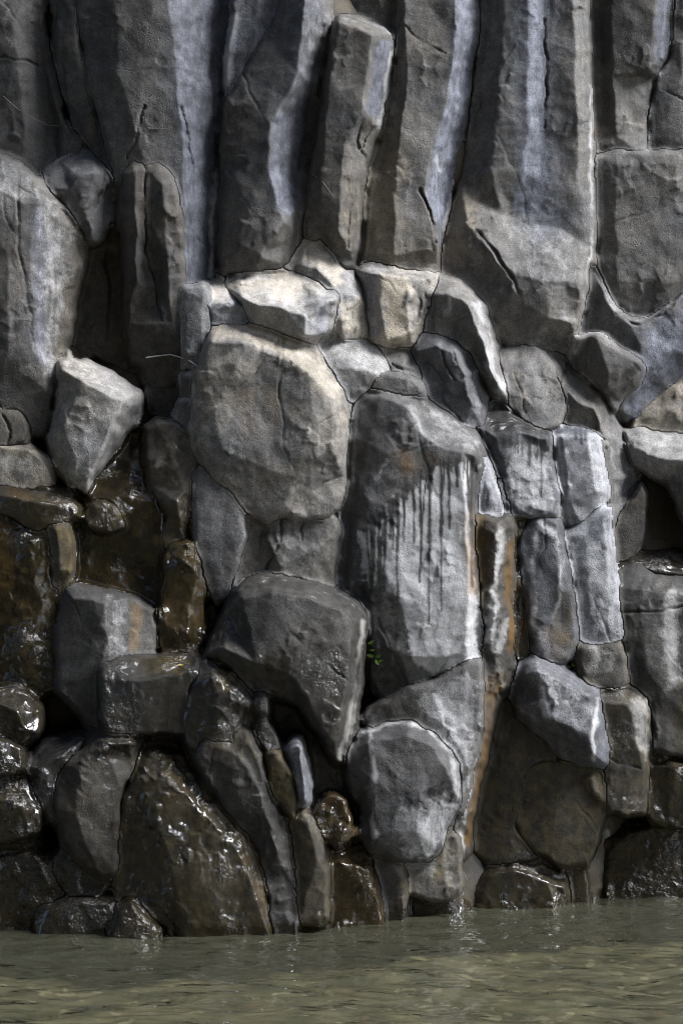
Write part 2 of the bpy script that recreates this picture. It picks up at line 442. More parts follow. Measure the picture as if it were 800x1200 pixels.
GF = 'rocks standing in the water'

# ---------------------------------------------------------------- upper columns
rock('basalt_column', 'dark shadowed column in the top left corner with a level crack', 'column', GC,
     [(-40,-40),(46,-40),(52,40),(60,100),(75,150),(102,168),(70,205),(-40,210)], d=-25, r=10, tone=.38, warm=.4,  # low tone puts the corner's deep shade into the colour
     ridges=[[(-40,20,6),(15,30,8),(30,150,4),(28,190,0)],[(40,-40,0),(46,60,-4),(60,150,-12)]],
     paint=[('c',[(-30,70),(5,67),(30,69),(45,78)],3,1),('l',[(2,0),(8,30),(16,52)],8,.25)])
rock('basalt_column', 'thin dark column with a pale right edge squeezed between two deep grooves', 'column', GC,
     [(62,-40),(92,-40),(95,40),(104,90),(118,150),(137,208),(118,195),(104,172),(86,135),(70,70)], d=-12, r=7, tone=.45, warm=.6,  # darkened to carry the upper-left shade
     ridges=[[(84,-30,6),(90,60,6),(104,130,4),(122,180,0)]], rim=(.25,4), paint=[('l',[(104,95),(114,140),(130,185)],5,.35)])
rock('rock_block', 'recessed dark wet strip of rock below the upper columns beside the big left block', 'rock', GW,
     [(88,275),(125,255),(150,280),(163,390),(172,432),(150,440),(112,415),(82,425),(90,350)], d=-45, r=9, tone=.55, warm=.9, wet=.55, algae=.3,
     paint=[('c',[(127,290),(128,350),(126,400)],4,2),('l',[(100,360),(95,400)],5,.2)])
rock('basalt_column', 'wide dark column whose long bluish right face runs down to the pale ledge', 'column', GC,
     [(88,-40,-8),(94,40,-8),(103,90,-6),(115,140,-6),(138,220,-6),(170,232,0),(200,245),(214,300),(214,348),(240,338,-26),(254,332,-38),(256,300,-42),(257,200,-40),(261,90,-46),(268,40,-50),(284,-40,-58)],
     d=12, r=6, sm=1.6, tone=.54, warm=.55, rough=.9, dome=3,  # front tone lowered to paint in the shade
     ridges=[[(130,-30,4),(140,80,5),(165,180,4)],[(197,-40,3),(198,10,3),(204,60,3),(210,110,4),(214,160,4),(216,230,3),(215,300,2),(214,340,0)]],
     paint=[('B',[(202,-40),(276,-40),(266,40),(258,110),(255,200),(254,320),(222,345),(216,300),(220,210),(214,130),(204,60)],6,-.95),  # bluish polygon paints sky light on the right face
            ('c',[(168,125),(166,145),(156,170),(148,185)],3,1.2),('c',[(213,125),(221,170),(227,203)],4,1.6),('b',[(225,20),(235,150),(235,300)],60,-.5),
            ('l',[(252,200),(247,280),(246,325)],5,.6)])
rock('basalt_column', 'lower brown stub of the wide dark column with a split down its middle', 'column', GC,
     [(140,208,-6),(154,184,-8),(185,186,-4),(207,214),(215,250),(218,330),(214,405),(208,455,-10),(178,455,-14),(164,428,-14),(150,425,-14),(146,380,-10),(142,300,-8)],
     d=14, r=8, sm=2, tone=.44, warm=1.0, dome=2,  # dark tone includes painted shade of the upper left
     ridges=[[(156,200,2),(160,250,4),(160,330,0)],[(170,200,0),(171,250,-1),(174,300,-7),(182,345,-9)],[(190,215,6),(196,300,7),(200,380,3)]],
     paint=[('c',[(168,190),(170,250),(173,300),(183,340),(190,375)],3.4,1.8),('w',[(160,330),(165,420)],18,.45),('l',[(191,350),(192,375)],4,.4),('W',[(140,380),(215,390),(210,460),(150,450)],14,.4)])
rock('rock_block', 'dark wet pointed niche stone under the brown column stub', 'rock', GW,
     [(170,412),(208,420),(210,470),(196,490),(180,482),(173,455)], d=-28, r=8, tone=.5, wet=.5, warm=.8, rim=(.25,3))
rock('basalt_column', 'short grey wedge at the top edge above a slanting crack, beside the bluish face', 'column', GC,
     [(272,-40),(332,-40),(328,8),(311,35),(288,72),(266,118),(260,90),(266,40)], d=-22, r=6, tone=1.0, warm=.1,
     ridges=[[(286,-30,2),(280,40,0),(272,90,-4)],[(306,-30,5),(300,40,3)]], paint=[('l',[(274,22),(268,60),(262,110),(258,140)],11,.8),('B',[(265,20),(278,20),(276,70),(264,110),(258,100)],4,-.95)])
rock('basalt_column', 'brown and blue-grey column left of the slanted-top one, ending on the pale ledge', 'column', GC,
     [(330,-40,-14),(394,-40,-44),(393,15,-44),(385,60,-42),(378,120,-46),(370,180,-44),(362,230,-40),(352,276,-30),(336,313,-20),(300,318,-10),(258,318,-10),(255,250,-14),(257,190,-16),(262,125,-14),(285,82,-12),(312,42,-12),(327,10,-12)],
     d=10, r=8, sm=2.6, tone=.7, warm=.75, dome=3,
     ridges=[[(356,-40,3),(355,40,3),(349,85,4),(334,115,4),(318,145,5),(315,190,6),(322,235,3),(332,260,0)],[(285,120,-4),(280,200,-3),(282,290,0)],[(300,130,0),(298,220,2),(305,300,2)]],
     paint=[('b',[(365,0),(355,80),(340,150),(335,230)],40,-.7),('B',[(322,140),(352,120),(348,200),(338,250),(322,235),(318,190)],9,-.95),('l',[(372,0),(364,70)],14,.35),('l',[(280,120),(276,200)],8,.15)])  # blue tint paints sky light on the right facet
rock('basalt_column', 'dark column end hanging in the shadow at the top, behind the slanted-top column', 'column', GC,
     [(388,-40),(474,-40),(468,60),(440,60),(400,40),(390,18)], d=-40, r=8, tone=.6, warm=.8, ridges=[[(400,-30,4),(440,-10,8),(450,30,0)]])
rock('basalt_column', 'leaning column with a slanted broken top and a white-streaked right edge', 'column', GC,
     [(393,16,-16),(410,14,-18),(440,28,-20),(461,40,-30),(460,75,-32),(452,120,-34),(446,150,-34),(433,190,-30),(426,240,-26),(417,316,-24),(405,318,-10),(390,292,-10),(376,272,-10),(360,282,-14),(358,240,-14),(366,180,-14),(374,120,-14),(385,60,-14)],
     d=22, r=6, sm=1.6, tone=.68, warm=.85, dome=2,
     ridges=[[(395,24,1),(415,30,2),(437,42,3)],[(437,42,3),(430,90,4),(424,130,5),(409,160,5),(400,185,4),(397,230,4),(400,275,0)],[(388,60,0),(380,150,2),(376,240,0)]],
     paint=[('B',[(440,44),(459,44),(452,110),(444,145),(428,130),(434,90)],4,-.95),('c',[(437,105),(433,150),(425,175)],3,1.6),('c',[(425,140),(418,165),(428,185)],4,1.8),  # bluish polygon is sky light put into the colour
            ('c',[(404,200),(412,240),(408,290)],4,1.5),('h',[(412,180),(414,250),(408,290)],9,6),('b',[(412,220),(410,290)],14,.6),('t',[(412,220),(408,300)],14,.25),('l',[(398,17),(430,26),(456,38)],5,.4),('l',[(458,60),(452,115),(442,150)],4,.8)])  # pale strokes paint highlights on the top and right edges
rock('basalt_column', 'column with a tan patch of painted light low on its left and a smooth bluish right face', 'column', GC,
     [(466,-40,-10),(567,-40,-42),(564,40,-42),(553,80,-40),(551,120,-40),(545,160,-42),(535,200,-40),(526,240,-36),(518,282,-26),(515,322,-20),(470,322,-6),(416,320,-12),(419,260,-18),(428,200,-22),(440,165,-22),(455,110,-18),(463,60,-14)],
     d=4, r=8, sm=1.6, tone=.88, warm=.95, dome=4,
     ridges=[[(535,-40,3),(533,50,3),(527,110,3),(511,160,4),(503,190,4),(497,220,4),(509,262,4),(514,290,2)],[(478,60,2),(474,130,3),(462,200,6),(462,300,8)],[(436,210,-6),(432,300,-2)]],
     paint=[('B',[(537,-40),(562,-40),(550,100),(534,200),(517,285),(500,225),(512,165),(528,110)],5,-.95),('b',[(545,0),(535,120),(512,230)],26,-.9),  # right face tinted blue for painted sky light
            ('N',[(438,165),(466,150),(466,215),(468,318),(418,318),(424,215)],14,.9),  # bounced light painted in as a tan patch
            ('l',[(512,183),(517,199)],5,.9),('l',[(548,160),(535,210),(520,270)],4,.7),('c',[(470,30),(490,45),(520,62)],3,.6),('c',[(492,222),(505,250),(512,285)],4,1.6),('r',[(470,70),(476,140)],5,.15)])  # long thin pale stroke paints the right-edge highlight
rock('basalt_column', 'broad column that swells into a pale bulging foot above the middle blocks', 'column', GC,
     [(562,-40,-14),(684,-40,-18),(690,40,-18),(692,120,-18),(695,200,-18),(694,292,-16),(687,332,-6),(681,372,-8),(672,404,-14),(664,412,-16),(640,408,-14),(610,408,-12),(580,402,-12),(560,372,-8),(545,346,-6),(520,328,-6),(517,300,-8),(530,250,-16),(540,210,-16),(550,160,-16),(553,110,-16),(560,60,-16)],
     d=6, r=9, sm=2.4, tone=.92, warm=.8, dome=2, rough=1.2,
     ridges=[[(590,-30,3),(585,100,4),(575,200,3)],[(617,-40,4),(620,60,4),(618,150,4),(611,200,2),(600,245,-4)],[(637,-40,-7),(638,60,-7),(637,150,-7),(630,210,-5)],[(672,-30,-2),(676,120,0),(678,220,-6)],
             [(585,250,-2),(620,262,-5),(660,268,-8),(685,285,-12)],[(545,260,6),(570,290,13),(600,318,17),(640,330,18),(678,330,8)],[(600,350,13),(640,370,9),(670,380,3)]],
     paint=[('B',[(620,-40),(636,-40),(637,150),(640,220),(620,250),(600,245),(612,200),(619,150)],6,-.95),('L',[(575,248),(610,252),(690,290),(684,335),(640,328),(600,308)],16,.2),  # bluish strip and pale shelf polygon are painted light
            ('b',[(625,0),(626,150),(640,260)],60,-.8),('l',[(691,100),(693,220),(691,300),(684,350)],3.5,.6),('N',[(522,228),(556,228),(552,292),(528,328),(518,305)],14,.9),  # right-edge highlight and tan bounce light painted in
            ('c',[(562,272),(575,292),(595,318),(608,342)],6,2),('h',[(568,285),(590,315)],10,5),('c',[(637,20),(640,90),(639,150)],4,1.6),('l',[(660,360),(668,395),(665,410)],10,.5)])
rock('basalt_column', 'dark overhanging column top in the upper right with a bluish strip down its edge', 'column', GC,
     [(690,-40,-10),(792,-40,-20),(788,62,-22),(768,90,-18),(757,132,-12),(756,185),(700,190,-6),(694,120,-12),(691,40,-14)], d=6, r=7, tone=.58, warm=.8, dome=2,
     ridges=[[(715,-30,2),(718,90,2),(722,160,0)],[(768,-40,4),(766,40,4),(760,80,2)]], paint=[('B',[(770,-40),(788,-40),(786,62),(768,88),(766,40)],4,-.95),('T',[(690,78),(756,88),(756,190),(696,190)],14,.35),('r',[(697,110),(698,160)],5,.3),('w',[(710,100),(712,160)],14,.25)])  # blue strip paints sky light; lightened below the overhang's painted shade
rock('basalt_column', 'narrow dark column cut by the right edge of the picture near its top', 'column', GC,
     [(792,-40),(850,-40),(850,210),(790,205),(757,184),(758,132),(769,92),(788,64)], d=2, r=6, tone=.7, warm=.5,
     ridges=[[(800,-30,3),(798,90,3),(780,140,2)]], rim=(.4,3), paint=[('c',[(770,100),(800,118),(830,125)],3,.8),('l',[(797,70),(798,130)],4,.4)])
rock('basalt_column', 'smooth grey column drum with a rounded lower lip in the upper right', 'column', GC,
     [(697,182,-6),(720,174,-2),(760,178),(800,175),(850,172,-8),(850,320),(812,335),(790,352,-4),(760,378,-8),(738,374,-8),(716,350,-4),(703,312,-6),(697,270,-8)], d=9, r=9, tone=.95, warm=.65, dome=6,
     ridges=[[(722,195,2),(720,260,2),(722,330,2)],[(790,190,3),(795,260,3),(788,330,3)]], paint=[('l',[(708,200),(706,280)],8,.18)])
rock('rock_block', 'curved rock with a blue-grey sweeping right flank under the smooth column drum', 'rock', GM,
     [(688,300,-16),(703,330,-10),(720,366),(760,374),(792,348),(850,318,-20),(850,425,-30),(800,442,-32),(766,472,-34),(736,505,-36),(722,492,-26),(716,470,-14),(705,420,-10),(680,410,-20),(670,398,-24),(688,345,-20)],
     d=4, r=8, sm=2.5, tone=.85, warm=.4, ridges=[[(738,378,3),(752,405,4),(745,440,0),(730,480,-12)],[(790,360,-2),(785,410,-10),(755,455,-18)]],
     paint=[('B',[(755,385),(835,330),(835,425),(790,440),(738,500),(735,470),(752,430)],14,-.6),('c',[(720,368),(748,380),(775,370),(790,352)],5,1.6)], rim=(.4,3))
rock('rock_block', 'small dark wedge with a pale top rim tucked under the curved blue-grey rock', 'rock', GM,
     [(668,393,-8),(690,391,-8),(706,392),(722,405),(750,420),(756,432,-12),(748,456,-20),(727,472,-24),(720,488,-20),(702,456,-6),(672,432,-14)], d=24, r=5, tone=.8, warm=.7,
     ridges=[[(700,398,3),(708,425,5),(712,455,0)],[(722,412,4),(742,428,2)]], rim=(.45,3.5))

# ---------------------------------------------------------------- right edge, middle
rock('rock_block', 'tan dry rock at the right edge under the curved blue-grey rock', 'rock', GM,
     [(850,405),(800,440),(770,465),(746,490),(736,504),(760,514),(800,512),(850,520)], d=-22, r=8, tone=1.3, warm=1.6, dome=10,
     ridges=[[(770,488,4),(800,475,6),(835,470,6)]], paint=[('c',[(800,495),(815,505)],3,1)])
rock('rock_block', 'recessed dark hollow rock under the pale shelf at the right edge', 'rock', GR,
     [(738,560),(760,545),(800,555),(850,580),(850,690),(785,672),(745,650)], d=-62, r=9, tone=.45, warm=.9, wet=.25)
rock('rock_slab', 'pale rounded shelf at the right edge above a dark hollow', 'rock slab', GM,
     [(728,507,-14),(750,500,-20),(790,508,-22),(850,512,-24),(850,665),(812,640,-8),(795,606,-8),(782,572,-8),(758,558,-8),(744,548,-8),(734,524,-8)], d=10, r=9, tone=1.25, warm=.45, dome=2,
     ridges=[[(748,528,0),(770,535,5),(800,540,8),(840,545,8)],[(800,580,6),(820,620,4)]], paint=[('L',[(735,508),(840,512),(840,540),(770,532)],8,.4),('W',[(775,560),(850,545),(850,665),(805,640)],14,.3),('T',[(775,560),(850,545),(850,665),(805,640)],14,-.35)])  # pale band paints light along the shelf top
rock('rock_block', 'smooth dark egg-shaped rock left of the hollow, edged by a white line', 'rock', GR,
     [(750,560),(760,578),(757,612),(752,642),(736,658),(718,660),(712,640),(720,610),(738,582)], d=-12, r=10, tone=.65, warm=.9, wet=.2, rim=(.3,3))

# ---------------------------------------------------------------- left edge, upper
rock('rock_block', 'blue-topped block with a dark right face behind the big white-streaked one', 'rock', GM,
     [(48,200,-20),(70,186,-22),(95,165,-26),(111,178,-22),(126,190,-20),(133,212,-16),(131,262,-10),(121,284,-8),(108,290),(95,268),(75,238),(58,220)], d=6, r=6, tone=.55, warm=.3,  # block darkened in tone to paint in shade
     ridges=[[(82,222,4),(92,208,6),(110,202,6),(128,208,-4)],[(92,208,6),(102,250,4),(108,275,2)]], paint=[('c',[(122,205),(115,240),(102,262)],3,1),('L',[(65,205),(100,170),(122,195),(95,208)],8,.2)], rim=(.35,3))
rock('boulder', 'big block on the left edge with a broad white streak down its right flank', 'boulder', GM,
     [(-40,170,-30),(0,180,-28),(20,189,-26),(40,201,-24),(60,226,-22),(78,241,-24),(96,263,-32),(106,279,-36),(104,300,-38),(96,340,-38),(86,380,-36),(76,420,-34),(66,462,-26),(60,505,-20),(40,508,-10),(15,494,-8),(-40,482,-4)],
     d=42, r=6, sm=2, tone=.62, warm=.8, dome=2,  # tone kept low, shade painted into the front
     ridges=[[(-40,215,2),(0,222,3),(28,240,3),(46,238,3)],[(46,238,3),(38,280,4),(35,320,4),(42,360,4),(44,410,3),(58,460,-2)],[(75,262,-16),(70,330,-17),(62,400,-16)],[(10,300,6),(10,420,6)]],
     paint=[('L',[(62,245),(80,250),(78,320),(70,380),(60,450),(48,410),(46,360),(52,300)],20,.42),('L',[(42,242),(62,245),(50,300),(44,360),(38,320)],8,.3),('b',[(46,250),(45,340),(50,420)],20,-.8),
            ('b',[(90,290),(80,360),(70,420)],12,.8),('L',[(-40,175),(0,185),(55,225),(75,240),(45,238),(20,235),(-40,222)],6,.28),('c',[(20,218),(45,232),(70,240),(92,268)],2.6,1),('t',[(-20,380),(30,460)],40,-.2)])  # pale top polygon paints light on the top facet
rock('rock_block', 'small cracked brown stone wedged under the lower left corner of the white-streaked block', 'rock', GM,
     [(-40,466),(8,476),(25,484),(36,502),(30,517),(10,524),(-40,524)], d=22, r=6, tone=.6, warm=1.0, wet=.2, paint=[('c',[(2,485),(12,505),(10,520)],3,1)], rim=(.2,3))
rock('boulder', 'pale pentagon-shaped boulder perched over the wet brown seep', 'boulder', GM,
     [(67,420,-16),(80,417,-18),(100,427,-18),(125,440,-18),(146,452,-20),(160,463,-26),(157,487,-30),(147,512,-28),(127,542,-24),(111,562,-20),(102,580,-14),(85,566,-8),(74,550,-8),(64,530,-8),(59,512,-8),(64,480,-8),(67,450,-8)],
     d=38, r=7, tone=1.35, warm=.75, dome=4,
     ridges=[[(72,432,0),(98,448,4),(122,460,6),(142,470,4)],[(142,470,4),(132,500,5),(116,535,4),(104,562,0)],[(75,500,4),(88,545,3)]],
     paint=[('t',[(155,480),(135,520)],12,-.45),('L',[(75,510),(120,490),(118,540),(100,570),(80,550)],16,.5),('L',[(70,422),(100,430),(145,458),(120,458),(90,442)],5,.25),('c',[(70,440),(66,500)],2.5,.8)])
rock('rock_block', 'flat tan stone with a peeling pale face under the white-streaked block', 'rock', GM,
     [(-40,516),(10,522),(32,526),(49,536),(57,551),(60,567),(40,574),(15,572),(-40,562)], d=22, r=7, tone=1.15, warm=1.4, paint=[('L',[(-40,530),(30,530),(48,548),(30,565),(5,560)],7,.35)])

# ---------------------------------------------------------------- wet left side
rock('rock_wall', 'wide dark wet face behind the pale pentagon boulder where water seeps down', 'rock wall', GW,
     [(95,545,-14),(130,515,-18),(165,500,-20),(188,520,-16),(198,580),(228,600),(250,650),(250,720),(238,775),(160,778),(75,705),(82,610)], d=-22, r=10, rough=1.7, tone=.5, warm=1.2, wet=1.0, algae=.55, dome=4,
     ridges=[[(110,568,-4),(150,560,-2),(185,570,-2)],[(112,585,8),(150,582,10),(190,590,8)],[(110,640,4),(160,632,12),(195,640,10)],[(120,660,2),(170,665,4),(215,690,8)],[(130,740,8),(190,745,10)]])
rock('rock_block', 'rounded purplish-brown wet rock above the ochre trickle', 'rock', GW,
     [(170,506),(185,494),(206,494),(222,510),(228,542),(224,582),(220,640),(206,658),(190,642),(189,600),(174,570),(167,540)], d=4, r=9, tone=.85, warm=1.0, wet=.6, dome=8,
     ridges=[[(178,520,-4),(200,535,4),(216,575,6)],[(190,590,4),(205,586,10),(220,580,2)]], paint=[('l',[(186,538),(184,548)],5,.8),('A',[(185,592),(225,585),(220,655),(190,645)],6,.6),('r',[(205,600),(206,650)],10,.35)])
rock('rock_block', 'ochre lumpy rock washed by the trickle beside the large dark boulder', 'rock', GW,
     [(192,640),(225,628),(242,680),(243,740),(232,780),(188,778),(184,700)], d=0, r=10, rough=2.2, tone=.9, warm=1.6, wet=.9, algae=.7, rust=.35,
     ridges=[[(200,665,4),(218,660,8),(232,672,2)],[(200,700,-2),(220,705,2)],[(196,735,6),(220,740,8)]])
rock('rock_block', 'small rounded wet brown stone under the point of the pale pentagon boulder', 'rock', GW,
     [(103,590),(120,582),(136,595),(148,618),(132,628),(98,620)], d=2, r=9, tone=.7, warm=1.1, wet=.85, algae=.4, dome=6)
rock('rock_slab', 'wet tilted slab with a glossy top under the flat tan stone', 'rock slab', GW,
     [(-40,558,-12),(10,566,-12),(50,570,-14),(77,574,-16),(94,590,-12),(95,607),(70,616),(40,624),(20,610),(4,602),(-40,596)], d=24, r=6, tone=.75, warm=1.2, wet=.85, algae=.3, rough=1.4,
     ridges=[[(0,580,0),(30,585,5),(60,590,5),(85,596,2)]], paint=[('R',[(5,568),(35,572),(30,588),(8,580)],5,.5)])
rock('rock_wall', 'dark glossy wall speckled with drops at the left edge, rusty along its margin', 'rock wall', GW,
     [(-40,588),(6,602),(34,620),(62,618),(78,640),(74,700),(68,760),(60,812),(25,825),(-40,830)], d=2, r=8, rough=1.5, tone=.42, warm=1.0, wet=1.0, algae=.5,
     ridges=[[(10,620,2),(14,700,4),(8,800,4)],[(40,630,6),(44,720,6),(34,800,4)]], paint=[('R',[(-40,600),(12,612),(14,680),(4,800),(-40,800)],8,.45)])
rock('rock_block', 'narrow upright wedge with a green-gold mossy flank beside the glossy wall', 'rock', GW,
     [(53,616),(80,610),(90,640),(88,672),(77,694),(70,712),(61,692),(54,655)], d=16, r=6, tone=.7, warm=1.2, wet=.4, ridges=[[(66,620,6),(70,660,6),(70,695,0)]], paint=[('A',[(68,615),(88,618),(86,670),(72,700)],6,.9),('l',[(74,625),(78,650),(76,670)],7,.3)])
rock('rock_block', 'smooth grey-green squarish block with a pale stripe and a tan stripe on its right', 'rock', GW,
     [(74,690,-10),(90,683,-12),(120,690,-12),(160,700,-14),(184,716,-18),(184,790,-14),(120,790),(116,805),(117,858,-4),(80,820,-6),(64,804,-8),(66,740,-8)], d=28, r=6, tone=.62, warm=.35, wet=.35, rough=.8, dome=2,
     ridges=[[(84,700,0),(110,704,3),(124,708,4)],[(124,708,4),(124,750,4),(120,790,3)]], paint=[('L',[(128,704),(152,706),(150,765),(126,768)],8,.42),('B',[(152,706),(165,712),(162,765),(152,765)],4,1.2),('R',[(154,708),(164,714),(161,760),(153,760)],4,.5),('D',[(124,702),(166,708),(162,768),(124,768)],5,.7)])
rock('rock_block', 'long dark block with a gleaming wet top left of the big speckled boulder', 'rock', GW,
     [(114,776,-14),(130,764,-18),(180,766,-20),(232,764,-22),(244,776,-14),(234,810),(226,860),(180,862),(115,858)], d=46, r=7, tone=.55, warm=.5, wet=.7, rough=1.2,
     ridges=[[(120,795,3),(160,798,5),(195,792,4),(228,784,2)]], paint=[('A',[(165,770),(232,766),(215,790),(180,792)],6,.8),('l',[(140,815),(141,838)],5,.25),('L',[(122,772),(165,770),(160,795),(122,792)],6,.12)])  # faint pale polygon paints light on the wet top

# ---------------------------------------------------------------- middle band
rock('rock_slab', 'narrow grey slab left of the largest rounded block', 'rock slab', GM,
     [(213,336),(244,328),(250,380),(243,405),(234,432),(215,432),(211,400)], d=12, r=5, tone=1.08, warm=.3, ridges=[[(219,345,2),(218,420,2)],[(238,345,4),(236,400,4)]], paint=[('l',[(224,350),(226,410)],5,.25)], rim=(.3,4))
rock('rock_block', 'upper of two small dark stones in the joint left of the largest rounded block', 'rock', GM,
     [(209,442),(222,436),(229,446),(226,466),(211,466)], d=6, r=5, tone=.6, warm=.4, s=1.3, rim=(.4,3))
rock('rock_block', 'lower and longer of two small stones in the joint left of the largest rounded block', 'rock', GM,
     [(208,469),(226,468),(226,495),(224,520),(213,508),(207,490)], d=4, r=5, tone=.75, warm=.3, s=1.3, rim=(.5,3))
rock('rock_slab', 'pale flat-topped corner ledge above the narrow grey slab', 'rock slab', GM,
     [(212,342,-22),(240,326,-34),(262,324,-38),(284,335,-34),(294,355,-18),(288,382,-6),(265,382),(246,384),(243,366),(220,358,-4)], d=22, r=5, tone=1.45, warm=.2, rough=1.3,
     ridges=[[(222,350,-2),(246,354,4),(270,356,6),(286,358,2)],[(246,354,4),(250,376,4)]], paint=[('L',[(222,342),(262,326),(284,338),(284,354),(246,352)],8,.35),('N',[(222,342),(262,326),(284,338),(284,354),(246,352)],8,.6),('c',[(262,335),(278,345),(284,358)],3,1.2)])  # pale and tan polygons paint the lit flat top
rock('rock_block', 'pale-topped triangular block with a cracked darker side under the slanted-top column', 'rock', GM,
     [(332,316,-22),(345,295,-26),(356,280,-26),(378,284,-24),(400,303,-26),(413,315,-26),(429,335,-24),(434,362,-20),(431,398,-12),(400,400),(388,385),(380,340)], d=10, r=7, tone=1.45, warm=.5,
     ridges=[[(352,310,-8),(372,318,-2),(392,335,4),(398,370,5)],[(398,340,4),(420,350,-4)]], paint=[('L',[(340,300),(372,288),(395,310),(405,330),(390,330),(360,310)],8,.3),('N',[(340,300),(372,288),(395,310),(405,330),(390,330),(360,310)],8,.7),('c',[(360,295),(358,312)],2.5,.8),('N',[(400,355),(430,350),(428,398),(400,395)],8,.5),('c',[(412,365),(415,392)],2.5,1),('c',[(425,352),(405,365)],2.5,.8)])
rock('rock_slab', 'bright wide ledge slab with a dark blue right end, above the largest rounded block', 'rock slab', GM,
     [(260,330,-40),(280,317,-46),(310,311,-48),(346,314,-48),(386,328,-44),(399,346,-30),(393,376,-24),(382,394,-14),(356,396,-4),(320,386,-4),(290,374,-4),(280,352,-8),(268,342,-20)], d=34, r=6, tone=1.45, warm=.5,
     ridges=[[(284,350,4),(302,358,8),(330,362,10),(360,370,10)],[(360,370,10),(378,356,4),(395,348,-8)],[(360,370,10),(358,392,6)]],
     paint=[('L',[(268,332),(310,315),(380,330),(392,346),(362,366),(320,360),(285,348)],10,.4),('N',[(275,335),(330,318),(370,335),(340,352),(290,345)],12,.8),('l',[(360,370),(358,395)],6,.7),('c',[(268,330),(285,336),(310,332)],2.5,.8),('b',[(380,360),(375,385)],14,-.45),('r',[(318,374),(322,382)],6,.25)])  # pale and tan top polygons put light into the ledge colour
rock('rock_block', 'squarish block with a warm lit face and splintered right edge under the tan-patched column', 'rock', GM,
     [(414,316,-18),(426,308,-24),(460,311,-24),(500,317,-22),(514,322,-22),(508,350,-22),(499,378,-20),(482,408,-14),(455,408,-6),(434,400,-6),(428,360,-10),(423,335,-12)], d=18, r=6, tone=1.45, warm=.95,
     ridges=[[(430,322,-2),(450,324,5),(475,325,5),(500,326,-2)],[(446,324,4),(447,360,5),(450,398,3)],[(477,326,5),(476,355,6),(478,392,0)]],
     paint=[('L',[(425,310),(505,318),(500,328),(430,322)],6,.4),('N',[(446,322),(478,324),(478,400),(446,400)],10,.8),('b',[(436,330),(438,390)],14,-.8),('c',[(484,335),(492,355),(488,378)],5,2),('c',[(494,330),(500,350)],3,1.4),('h',[(480,340),(486,375)],7,5),('l',[(478,345),(480,380)],8,.4)])  # tan front polygon paints warm light on the face
rock('rock_block', 'rounded dark block with a bright right edge, leaning between two middle blocks', 'rock', GM,
     [(503,348,-12),(515,322,-18),(536,327,-20),(556,344,-22),(572,362,-26),(577,390,-28),(586,430,-28),(594,470,-22),(575,460,-14),(560,435,-10),(552,412,-8),(530,398,-6),(508,393,-4),(495,388,-6)], d=30, r=7, tone=1.0, warm=.55,
     ridges=[[(512,345,0),(530,345,6),(548,356,8),(562,388,8),(574,430,4),(582,455,0)]], paint=[('l',[(560,358),(568,390),(576,430),(586,462)],9,.75),('c',[(558,365),(563,392)],3,1)])
rock('rock_slab', 'pale smooth slab sloping off the right shoulder of the largest rounded block', 'rock slab', GM,
     [(372,396,-26),(395,387,-28),(420,391,-26),(442,408,-24),(459,430,-18),(452,442,-10),(430,449),(410,470),(398,458),(388,432)], d=20, r=6, tone=1.45, warm=.35,
     ridges=[[(395,420,-4),(415,432,3),(440,438,2)]], paint=[('L',[(378,394),(420,392),(450,430),(420,436),(395,420)],8,.35)])
rock('rock_slab', 'small flat slab wedged in the notch under the splintered-edge block', 'rock slab', GM,
     [(420,405,-16),(450,396,-22),(484,402,-20),(492,425,-10),(492,446),(468,446),(456,434),(438,414)], d=8, r=6, tone=1.0, warm=.6, ridges=[[(450,425,-2),(470,428,2),(485,432,0)]], paint=[('c',[(458,424),(470,432),(476,446)],3,1.4)])
rock('rock_block', 'cracked rounded grey block left of the block with the bright edge', 'rock', GM,
     [(480,404,-14),(491,391,-18),(511,387,-20),(536,394,-22),(552,411,-24),(563,436,-26),(571,472,-24),(565,500,-14),(545,502,-8),(528,486,-6),(513,474,-6),(498,454,-6),(487,430,-8)], d=26, r=7, tone=.82, warm=.2, rough=1.3,
     ridges=[[(488,412,0),(510,406,4),(532,412,5),(545,445,5),(552,480,2)]], paint=[('c',[(515,412),(522,430),(532,446)],3.5,1.4),('c',[(530,410),(536,428)],3.5,1.2),('c',[(498,424),(520,448)],3,.9),('l',[(555,440),(560,485)],8,.4),('T',[(480,402),(510,388),(535,395),(505,408)],5,-.3)])
rock('rock_block', 'small dark splinter lying on top of the streaked tall block', 'rock', GM,
     [(436,442),(460,437),(486,441),(498,456),(487,466),(458,460),(438,455)], d=30, r=5, tone=.75, warm=.5, s=1.4, rough=1.6)
